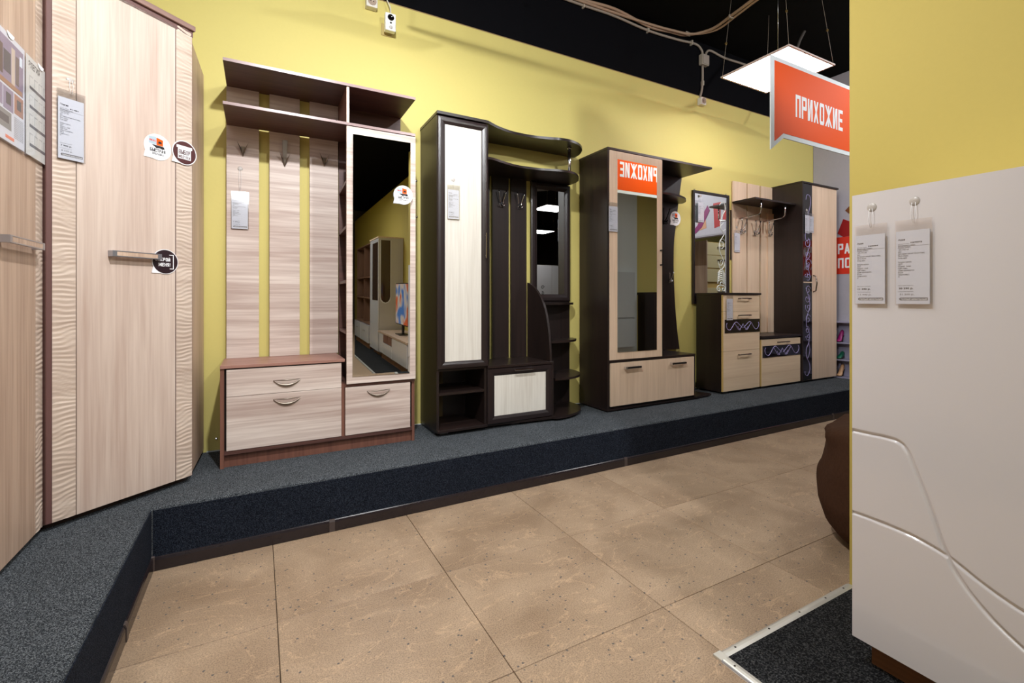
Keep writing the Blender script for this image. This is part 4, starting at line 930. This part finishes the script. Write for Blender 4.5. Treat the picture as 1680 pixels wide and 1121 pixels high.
obj('sensor', MB().lathe([(0.006, 0), (0.006, 0.002)], 12, 0.736, fy, 2.882, 'y'), BLACKM, cb)
obj('sensor_button', MB().lathe([(0.010, 0), (0.010, 0.003), (0.005, 0.006)], 14, 0.736, fy, 2.853, 'y'), GREY_WHITE, cb)
cable('camera_cord', 'thin white cord rising from the small wall camera', [(0.742, WALL - 0.05, 2.945), (0.738, WALL - 0.045, 3.0), (0.715, WALL - 0.03, 3.08), (0.71, WALL - 0.01, 3.3)], 0.0035, WHITEP, 'cord')
for (x, z, lab) in ((0.921, 1.902, 'upper of two screws in the yellow strip between hallway units'), (0.925, 1.66, 'lower of two screws in the yellow strip between hallway units'), (-0.205, 0.325, 'small hook screwed into yellow wall near the platform')):
    o = thing('wall_screw', lab, 'screw', (x, WALL, z), 0, 'screws left in the yellow wall')
    obj('head', MB().lathe([(0.0075, 0), (0.0075, 0.003), (0.003, 0.005)], 12, x, WALL, z, 'y'), CHROME, o)
    obj('shank', MB().tube([(x, WALL - 0.004, z), (x + 0.0, WALL - 0.014, z + 0.004)], 0.002, 6), CHROME, o)

# ================================================================== PRICE TAGS
SMALL = 'Размеры (ШхВхГ):\n 1200 х 970 х 450\nЦвет:\nДуб Сонома светлый / Белый глянец\nМесто сборки:\nСклад, адрес\n\nМатериал корпуса:\nЛДСП\nМатериал фасада:\nМДФ, пленка\nСтрана производитель:\nРоссия\nГарантия (мес.):\n24'
_small = {}
def price_tag(label, loc, rz, name, code, p1, p2, w=0.086, h=0.235, hook=0.05, tilt=0.0, slim=False, parent_label=None, detail=True):
    """sleeve tag hanging by a thread from a suction hook; origin at the sleeve's top centre"""
    t = thing('price_tag', label, 'price tag', loc, rz, 'plastic-sleeved price tags')
    y = -0.006
    obj('sleeve', bx(-w / 2, w / 2, y - 0.0042, y - 0.0036, -h, 0).box(-w / 2, w / 2, y + 0.0012, y + 0.0016, -h, 0), SLEEVE, t, local=True)
    ob_ = t
    pw = w * 0.47; top = -0.030
    pp = obj('paper', bx(-pw, pw * 0.93, y - 0.003, y - 0.0006, -h + 0.004, top), PAPER, ob_, local=True)
    yy = y - 0.0033
    L = -pw + 0.005; H = h - 0.034
    zt = lambda f_: top - H * f_
    if name: obj('lettering', text_mb(name, L, L + 0.0042 * len(name), zt(0.135), zt(0.105), yy, 0.03), INK, pp, local=True)
    if code: obj('lettering', text_mb(code, L + 0.030, L + 0.056, zt(0.175), zt(0.155), yy, 0.03), INK, pp, local=True)
    if p1: obj('lettering', text_mb(p1, L + 0.002, L + 0.036, zt(0.805), zt(0.775), yy, 0.03), INK, pp, local=True)
    if p2: obj('lettering', text_mb(p2, L + 0.004, L + 0.038, zt(0.885), zt(0.858), yy, 0.012), INK_G, pp, local=True)
    key = 'body'
    if key not in _small:
        a = text_mb('Артикул товара', 0, 0.026, -0.186, -0.172, 0); b = text_mb(SMALL, 0, 0.062, -0.635, -0.215, 0)
        c_ = text_mb('Цена за полную предоплату', 0, 0.036, -0.755, -0.742, 0); d_ = text_mb('Стоимость без предоплаты', 0, 0.036, -0.838, -0.825, 0)
        e_ = text_mb('Информация о товаре', 0, 0.040, -0.208, -0.192, 0, 0.02)
        mb_ = MB()
        for q in (a, b, c_, d_, e_): mb_.add(q.v, q.f)
        mb_.v = [(x, yq, z * 0.201) for x, yq, z in mb_.v]
        mb_.box(0.0, 0.072, -0.00005, 0, -0.0425, -0.0420)
        _small[key] = mb_
    q = MB(); q.add([(x + L, yy + yq, top + z * H / 0.201) for x, yq, z in _small[key].v], _small[key].f)
    obj('small_print', q, INK_G if not detail else INK, pp, local=True)
    bar = obj('logo_bar', MB().prism([(L + 0.002, zt(0.93)), (L + 0.005, zt(0.912)), (pw * 0.93 - 0.004, zt(0.912)), (pw * 0.93 - 0.004, zt(0.952)), (L + 0.005, zt(0.952))], yy, yy + 0.0002, 'y'), INK_G, pp, local=True)
    obj('lettering', text_mb('ПЕРВЫЙ МЕБЕЛЬНЫЙ', L + 0.007, pw * 0.93 - 0.006, zt(0.946), zt(0.919), yy - 0.0002, 0.02), INK_W, bar, local=True)
    if hook:
        obj('suction_hook', MB().lathe([(0.013, 0), (0.0125, 0.0008), (0.007, 0.0012), (0.005, 0.0022), (0.003, 0.0022)], 18, 0, 0, hook, 'y'), plain('clear_rubber', (186, 178, 172), 0.35), t, local=True)
        obj('thread', MB().tube([(-0.004, -0.006, hook - 0.004), (-0.006, -0.008, hook * 0.4), (-0.001, y - 0.002, -0.010)], 0.0006, 4).tube([(0.004, -0.006, hook - 0.004), (0.005, -0.008, hook * 0.4), (0.001, y - 0.002, -0.010)], 0.0006, 4), INK_W, t, local=True)
    return t
price_tag('left price tag reading Аура 11 390 р. on white cabinet', (1.55, 0.733, 1.322), -PI / 2, 'Аура', '123084', '11 390 р.', '11 940 р.', hook=0.050)
price_tag('right price tag reading Аура 30 290 р. on white cabinet', (1.55, 0.627, 1.322), -PI / 2, 'Аура', '127073', '30 290 р.', '31 200 р.', hook=0.050)
p = world(cw) @ Vector((0.066, 0.0, 1.885 - ZP))
price_tag('price tag on carved strip of the corner wardrobe', (p.x, p.y, p.z), RZ, 'Элегия', '61481', '7 990 р.', '8 230 р.', h=0.262, hook=0.045)
price_tag('price tag on the first ash slat under the left coat hook', (-0.091, 3.205, 1.712), 0, 'Парма ПМ-30', '82364', '6 490 р.', '6 690 р.', h=0.215, hook=0.13)
price_tag('price tag on the whitened panel of the wenge wavy-shelf unit', (1.052, 2.874, 1.815), 0, 'Прима', '49001', '5 890 р.', '6 070 р.', h=0.215, w=0.08, hook=0.035)
price_tag('price tag at the left edge of the unit reflecting orange sign', (2.303, 2.858, 1.830), 0, 'Виза', '71022', '6 690 р.', '6 890 р.', h=0.222, w=0.09, hook=0)
price_tag('price tag in the upper left corner of the wall mirror', (3.648, 3.2105, 2.055), 0, '', '', '', '', h=0.22, w=0.085, hook=0.035, detail=False)
price_tag('price tag on left edge of the pale oak coat rack', (4.170, 3.212, 1.800), 0, '', '', '', '', h=0.225, w=0.09, hook=0.03, detail=False)
price_tag('price tag hanging over the top drawer of the oak chest', (3.660, 2.897, 1.138), 0, '', '', '', '', h=0.225, w=0.088, hook=0, detail=False)
price_tag('front price tag on the ornamental glass of the tall wardrobe', (4.845, 2.8965, 1.99), 0, '', '', '', '', h=0.215, w=0.085, hook=0.025, detail=False)
price_tag('rear price tag overlapping oak door of the tall wardrobe', (4.925, 2.8995, 1.985), 0, '', '', '', '', h=0.20, w=0.07, hook=0, detail=False)

# catalogue sheet on the left wardrobe (local x -> world y, facing +x)
ct = thing('catalogue_sheet', 'clear double sleeve with printed catalogue page titled ЭЛЕГИЯ on left wardrobe', 'catalogue', (-0.68, 2.246, 1.93), PI / 2)
for a, b in ((-0.245, -0.003), (0.0, 0.240)):
    obj('sleeve', bx(a, b, -0.0095, -0.0088, -0.345, 0.005), SLEEVE, ct, local=True)
pL = obj('paper', bx(-0.238, -0.010, -0.008, -0.006, -0.338, -0.002), PAPER, ct, local=True)
pR = obj('paper', bx(0.006, 0.234, -0.008, -0.006, -0.338, -0.002), plain('grey_paper', (214, 214, 212), 0.6), ct, local=True)
obj('lettering', text_mb('ЭЛЕГИЯ', 0.02, 0.115, -0.040, -0.018, -0.0085, 0.01), INK, pR, local=True)
for k, z in enumerate((-0.10, -0.165, -0.23, -0.295)):
    obj('diagram_row', bx(0.03, 0.225, -0.0084, -0.008, z - 0.010, z), INK_G, pR, local=True)
    mb = MB()
    for i in range(5): mb.box(0.03 + i * 0.040, 0.032 + i * 0.040, -0.0084, -0.008, z + 0.004, z + 0.034).box(0.03 + i * 0.040, 0.058 + i * 0.040, -0.0084, -0.008, z + 0.032, z + 0.034)
    obj('diagram', mb, plain('faint_ink', (176, 176, 178), 0.7), pR, local=True)
ph = obj('photo', bx(-0.235, -0.022, -0.0084, -0.008, -0.165, -0.020), plain('lilac_room_photo', (150, 136, 164), 0.5, vary=0.3), pL, local=True)
for (a, b, z0, z1, c_) in ((-0.23, -0.205, -0.15, -0.04, (190, 176, 160)), (-0.20, -0.17, -0.14, -0.05, (96, 78, 70)), (-0.165, -0.115, -0.125, -0.060, (84, 80, 84)), (-0.11, -0.085, -0.15, -0.035, (196, 180, 166)), (-0.08, -0.055, -0.14, -0.05, (110, 96, 92)), (-0.22, -0.03, -0.165, -0.150, (160, 120, 92)), (-0.05, -0.03, -0.07, -0.04, (214, 224, 236))):
    obj('photo_detail', bx(a, b, -0.0088, -0.0084, z0, z1), plain('ph' + str(c_), c_, 0.5), ph, local=True)
for (a, b, z0, z1, c_) in ((-0.235, -0.17, -0.235, -0.172, (150, 136, 160)), (-0.165, -0.095, -0.24, -0.172, (142, 130, 156)), (-0.088, -0.022, -0.235, -0.172, (168, 118, 92)), (-0.235, -0.11, -0.30, -0.245, (130, 130, 128))):
    q = obj('photo', bx(a, b, -0.0084, -0.008, z0, z1), plain('pq' + str(c_), c_, 0.5), pL, local=True)
    obj('photo_detail', bx(a + 0.018, b - 0.018, -0.0088, -0.0084, z0 + 0.018, z1 - 0.014), plain('pd', (90, 84, 84), 0.5), q, local=True)
obj('small_print', text_mb('\n'.join(['модульная система для гостиной и спальни'] * 12), -0.09, -0.022, -0.315, -0.245, -0.0083), INK_G, pL, local=True)
obj('red_note', bx(-0.15, -0.09, -0.0084, -0.008, -0.328, -0.318), plain('salmon_ink', (230, 130, 100), 0.6), pL, local=True)
for x in (-0.12, 0.12): obj('thumb_cut', MB().prism([(x + 0.026 * math.cos(a), 0.003 + 0.016 * math.sin(a)) for a in [PI + PI * k / 10 for k in range(11)]], -0.0104, -0.0097, 'y'), INK_W, ct, local=True)

# ================================================================== ROUND STICKERS
def sticker(name, label, loc, rz, r, kind, tail=(-1, -1)):
    t = thing(name, label, 'sticker', loc, rz, 'round speech-bubble stickers')
    pts = []; n = 40; a0 = math.radians(205); a1 = math.radians(250)
    for k in range(n + 1):
        a = a1 + (2 * PI - (a1 - a0)) * k / n; pts.append((r * math.cos(a), r * math.sin(a)))
    pts.append((-r * 1.02, -r * 0.93))
    obj('backing', MB().prism(pts, -0.0012, -0.0002, 'y'), STK_W, t, local=True)
    def disc(rr, m, y0=-0.0013): return obj('printed_disc', MB().prism([(rr * math.cos(2 * PI * k / n), rr * math.sin(2 * PI * k / n)) for k in range(n)], y0 - 0.0003, y0, 'y'), m, t, local=True)
    y = -0.0018
    if kind == 'truck':
        k = r / 0.055
        def P(a): return [(x * k, z * k) for x, z in a]
        lor = obj('printed_lorry', MB().prism(P([(-0.036, 0.010), (-0.036, 0.040), (-0.010, 0.042), (-0.006, 0.040), (-0.006, 0.008)]), -0.0017, -0.0013, 'y'), plain('lorry_blue', (168, 188, 200), 0.5), t, local=True)
        obj('cab', MB().prism(P([(-0.006, 0.008), (-0.006, 0.040), (0.020, 0.034), (0.020, 0.008)]), -0.0017, -0.0013, 'y'), ORANGE, lor, local=True)
        obj('windscreen', MB().prism(P([(0.000, 0.016), (0.002, 0.026), (0.013, 0.026), (0.016, 0.016)]), -0.0020, -0.0017, 'y'), INK, lor, local=True)
        obj('lettering', text_mb('PM.RU', -0.034 * k, -0.009 * k, 0.020 * k, 0.028 * k, -0.0019, 0.03), INK_R, lor, local=True)
        obj('wheels', MB().prism(P([(-0.026, 0.007), (0.022, 0.007), (0.028, -0.002), (0.018, -0.006), (0.008, -0.003), (-0.006, -0.006), (-0.014, 0.0)]), -0.0016, -0.0013, 'y'), INK, lor, local=True)
        obj('lettering', block_text('БЫСТРАЯ', -0.032 * k, 0.030 * k, -0.022 * k, -0.008 * k, y), INK, t, local=True)
        obj('lettering', block_text('ДОСТАВКА', -0.023 * k, 0.023 * k, -0.034 * k, -0.026 * k, y, .26), INK, t, local=True)
    elif kind == 'modules':
        disc(r * 0.93, STK_B)
        obj('white_block', bx(-0.030, 0.028, -0.0019, -0.0016, -0.030, 0.018).box(-0.036, 0.034, -0.0019, -0.0016, 0.018, 0.030), INK_W, t, local=True)
        obj('lettering', block_text('ВЫБОР', -0.026, 0.024, -0.009, 0.011, -0.0021), STK_B, t, local=True)
        obj('lettering', block_text('МОДУЛЕЙ', -0.026, 0.024, -0.027, -0.014, -0.0021), STK_B, t, local=True)
    else:
        disc(r * 0.95, STK_D)
        obj('lettering', block_text('ОТКРОЙ', -0.042, 0.020, 0.002, 0.017, y), INK_W, t, local=True)
        obj('lettering', block_text('МЕНЯ!', -0.028, 0.022, -0.021, -0.006, y), INK_W, t, local=True)
        obj('bracket_mark', MB().box(0.032, 0.035, -0.0019, -0.0016, -0.032, 0.032).box(0.016, 0.032, -0.0019, -0.0016, 0.029, 0.032).box(0.018, 0.032, -0.0019, -0.0016, -0.032, -0.029), INK_W, t, local=True)
    return t
def cwp(u, z, off=0.0): q = world(cw) @ Vector((u, off, z - ZP)); return (q.x, q.y, q.z)
sticker('delivery_sticker', 'white lorry sticker БЫСТРАЯ ДОСТАВКА on the corner wardrobe door', cwp(0.373, 1.768, -0.001), RZ, 0.056, 'truck')
sticker('module_sticker', 'burgundy ВЫБОР МОДУЛЕЙ sticker on wardrobe carved strip', cwp(0.485, 1.775, -0.004), RZ, 0.055, 'modules')
sticker('open_me_sticker', 'dark round ОТКРОЙ МЕНЯ sticker beside the wardrobe door handle', cwp(0.403, 1.270, -0.002), RZ, 0.055, 'open')
sticker('delivery_sticker', 'white lorry sticker БЫСТРАЯ ДОСТАВКА on the ash unit mirror door', (0.731, 2.8320, 1.712), 0, 0.055, 'truck')
sticker('delivery_sticker', 'lorry sticker stuck on the wenge back panel near round shelf', (3.312, 3.2058, 1.845), 0, 0.066, 'truck')

# ================================================================== SHOP FURNITURE ALONG THE PARTITION (seen in the mirrors)
vt = thing('display_cabinet', 'tall white display cabinet with rounded glass door, seen in the mirror', 'cabinet', (1.76, -3.05, 0))
obj('carcass', bx(1.58, 1.965, -3.48, -2.66, 0.08, 2.00), GREY_WHITE, vt)
obj('plinth', bx(1.62, 1.94, -3.44, -2.70, 0.007, 0.08), MATS['walnut_plinth'], vt)
obj('top_board', bx(1.55, 1.968, -3.50, -2.645, 2.0005, 2.02), OAK_M, vt)
d = obj('door', bx(1.558, 1.579, -3.475, -2.665, 0.09, 1.995), WHITE_GLOSS, vt, bevel=0.003)
obj('glass_panel', bx(1.553, 1.5575, -3.20, -2.70, 0.95, 1.93), plain('smoked_brown_glass', (70, 52, 42), 0.05, coat=0.5), d)
def rounded_down(y, ins, yb):
    a, b, lo, hi = 1.585 + ins, 1.765 - ins, 0.90 + ins, 1.96
    return MB().prism([(a, hi), (a, lo + 0.10), (a + 0.012, lo + 0.05), (a + 0.04, lo + 0.015), (a + 0.08, lo), (b - 0.08, lo), (b - 0.04, lo + 0.015), (b - 0.012, lo + 0.05), (b, lo + 0.10), (b, hi)], y, yb, 'y')
gf = obj('glass_frame', rounded_down(-2.6590, 0.0, -2.654), INK_W, vt)
obj('glass_panel', rounded_down(-2.6538, 0.012, -2.651), MATS['smoked_brown_glass'], gf)
tb = thing('tv_bench', 'low white and oak television bench standing by the partition', 'bench', (1.75, -1.6, 0))
obj('carcass', bx(1.575, 1.965, -2.58, -0.60, 0.10, 0.43), GREY_WHITE, tb)
obj('plinth', bx(1.60, 1.94, -2.54, -0.64, 0.007, 0.0995), MATS['walnut_plinth'], tb)
obj('top_board', bx(1.55, 1.968, -2.60, -0.58, 0.4305, 0.455), ASH_W, tb)
for a, b in ((-2.57, -2.22), (-1.55, -0.61)): obj('door', bx(1.557, 1.5745, a, b, 0.11, 0.425), WHITE_GLOSS, tb, bevel=0.004)
obj('drawer', bx(1.557, 1.5745, -2.215, -1.555, 0.11, 0.29), WHITE_GLOSS, tb, bevel=0.004)
obj('niche', bx(1.560, 1.5745, -2.21, -1.90, 0.30, 0.425), PLUM_V, tb); obj('niche', bx(1.560, 1.5745, -1.87, -1.56, 0.30, 0.425), PLUM_V, tb)
tv = thing('television', 'flat television on the oak bench showing a colourful picture', 'television', (1.75, -1.7, 0.4555))
obj('base', bx(1.67, 1.83, -1.85, -1.55, 0.4555, 0.467), BLACKM, tv); obj('neck', bx(1.74, 1.77, -1.73, -1.67, 0.467, 0.60), BLACKM, tv)
obj('housing', bx(1.73, 1.77, -2.10, -1.28, 0.60, 1.24), BLACKM, tv, bevel=0.004)
def screen_mat():
    m, nt, b = newmat('screen_picture')
    tc = nt.nodes.new('ShaderNodeTexCoord'); n = nt.nodes.new('ShaderNodeTexNoise'); n.inputs['Scale'].default_value = 4; n.inputs['Detail'].default_value = 1
    r = nt.nodes.new('ShaderNodeValToRGB'); e = r.color_ramp.elements
    e[0].position = 0.38; e[0].color = (0.05, 0.14, 0.35, 1); e[1].position = 0.62; e[1].color = (0.5, 0.08, 0.02, 1); k = e.new(0.5); k.color = (0.5, 0.4, 0.32, 1)
    nt.links.new(tc.outputs['Object'], n.inputs['Vector']); nt.links.new(n.outputs['Fac'], r.inputs['Fac'])
    nt.links.new(r.outputs['Color'], b.inputs['Emission Color']); b.inputs['Emission Strength'].default_value = 0.6; b.inputs['Base Color'].default_value = (0, 0, 0, 1)
    return m
obj('screen', bx(1.727, 1.7295, -2.09, -1.29, 0.615, 1.225), screen_mat(), tv)
bs = thing('bookcase', 'brown open bookcase beyond the white display cabinet, seen in the mirror', 'bookcase', (1.77, -4.6, 0))
PLB = wood('brown_bookcase', (122, 88, 66), (92, 62, 46), 'z')
for y in (-5.58, -4.64, -3.70): obj('side_panel', bx(1.62, 1.965, y, y + 0.02, 0.46, 2.00), PLB, bs)
for z in (0.46, 0.95, 1.35, 1.98): obj('shelf', bx(1.60, 1.965, -5.55, -3.72, z, z + 0.02), PLB, bs)
obj('back_panel', bx(1.945, 1.968, -5.58, -3.68, 0.46, 2.00), PLB, bs)
for a, b in ((-5.57, -4.62), (-4.60, -3.69)):
    d = obj('drawer', bx(1.56, 1.965, a, b, 0.12, 0.45), WHITE_GLOSS, bs, bevel=0.003)
    obj('handle', bx(1.54, 1.56, (a + b) / 2 - 0.08, (a + b) / 2 + 0.08, 0.33, 0.34), CHROME, d)
obj('plinth', bx(1.60, 1.94, -5.55, -3.72, 0.007, 0.12), MATS['walnut_plinth'], bs)
# utility cabinet on the white column (in the mirror of the third unit)
uc = thing('utility_cabinet', 'grey white meter cabinet with round locks on the far white column', 'cabinet', (5.1, -0.48, 0.3))
obj('housing', bx(4.80, 5.42, -0.4995, -0.44, 0.3, 1.55), plain('cabinet_grey', (182, 188, 190), 0.4), uc)
for z0, z1 in ((0.32, 0.78), (0.80, 1.53)):
    d = obj('door', bx(4.82, 5.40, -0.4395, -0.425, z0, z1), plain('cabinet_grey', (182, 188, 190), 0.4), uc, bevel=0.002)
    obj('lock', MB().lathe([(0.03, 0), (0.03, 0.006), (0.012, 0.01)], 16, 5.32, 0, 0, 'y'), BLACKM, d).location = (5.32 - 5.1 - 5.32 + 5.1 - 0.0, 0, 0) if False else (0, 0, 0)
du = thing('hallway_unit', 'dark open hallway shelving against far yellow return wall, seen in mirror', 'hallway unit', (6.0, -0.4, 0))
for a in ((5.62, 5.76, 0, 1.18), (6.5, 6.56, 0, 1.18)): obj('side_panel', bx(a[0], a[1], -0.59, -0.20, a[2], a[3]), WENGE_V, du)
obj('top_board', bx(5.60, 6.58, -0.59, -0.18, 1.18, 1.22), WENGE_H, du)
obj('lower_cabinet', bx(5.76, 6.5, -0.59, -0.20, 0.0, 0.66), WENGE_V, du)
# cream drawers and oak wardrobe side against the end wall (in the wall mirror)
oc = thing('drawer_cabinet', 'cream drawer cabinet with oak side beyond the mural opening, seen in mirror', 'cabinet', (7.2, 0.5, 0))
obj('side_panel', bx(6.54, 6.56, 0.25, 0.82, 0.0, 2.10), ASH_W, oc); obj('side_panel', bx(8.0, 8.02, 0.25, 0.82, 0.0, 2.10), ASH_W, oc)
obj('carcass', bx(6.5605, 7.9995, 0.25, 0.79, 0.02, 2.08), YEDGE, oc)
for z0, z1 in ((1.86, 2.07), (1.64, 1.85), (1.40, 1.62), (0.62, 1.30), (0.04, 0.60)):
    for a in (6.565, 7.285):
        d = obj('drawer', bx(a, a + 0.71, 0.7905, 0.81, z0, z1), plain('cream_front', (222, 206, 160), 0.4), oc, bevel=0.002)
        obj('handle', bx(a + 0.25, a + 0.46, 0.8105, 0.835, z1 - 0.08, z1 - 0.064), NICKEL, d)
# white carved wardrobes far behind (in the wenge unit's mirror)
fw = thing('wardrobe', 'white wardrobe with small black ornament far back in the shop', 'wardrobe', (7.4, -5.9, 0))
obj('carcass', bx(6.2, 8.7, -6.3, -5.7, 0.0, 2.1), GREY_WHITE, fw)
for a in (6.22, 6.85, 7.48, 8.11): 
    d = obj('door', bx(a, a + 0.61, -5.6995, -5.68, 0.05, 2.08), WHITE_GLOSS, fw, bevel=0.003)
    mb = MB(); curl(mb, a + 0.3, 1.45, 0.06, 0, 1.3, -5.679, 0.008); curl(mb, a + 0.3, 1.28, 0.05, 2, 1.3, -5.679, 0.008, -1); obj('ornament', mb, INK, d)
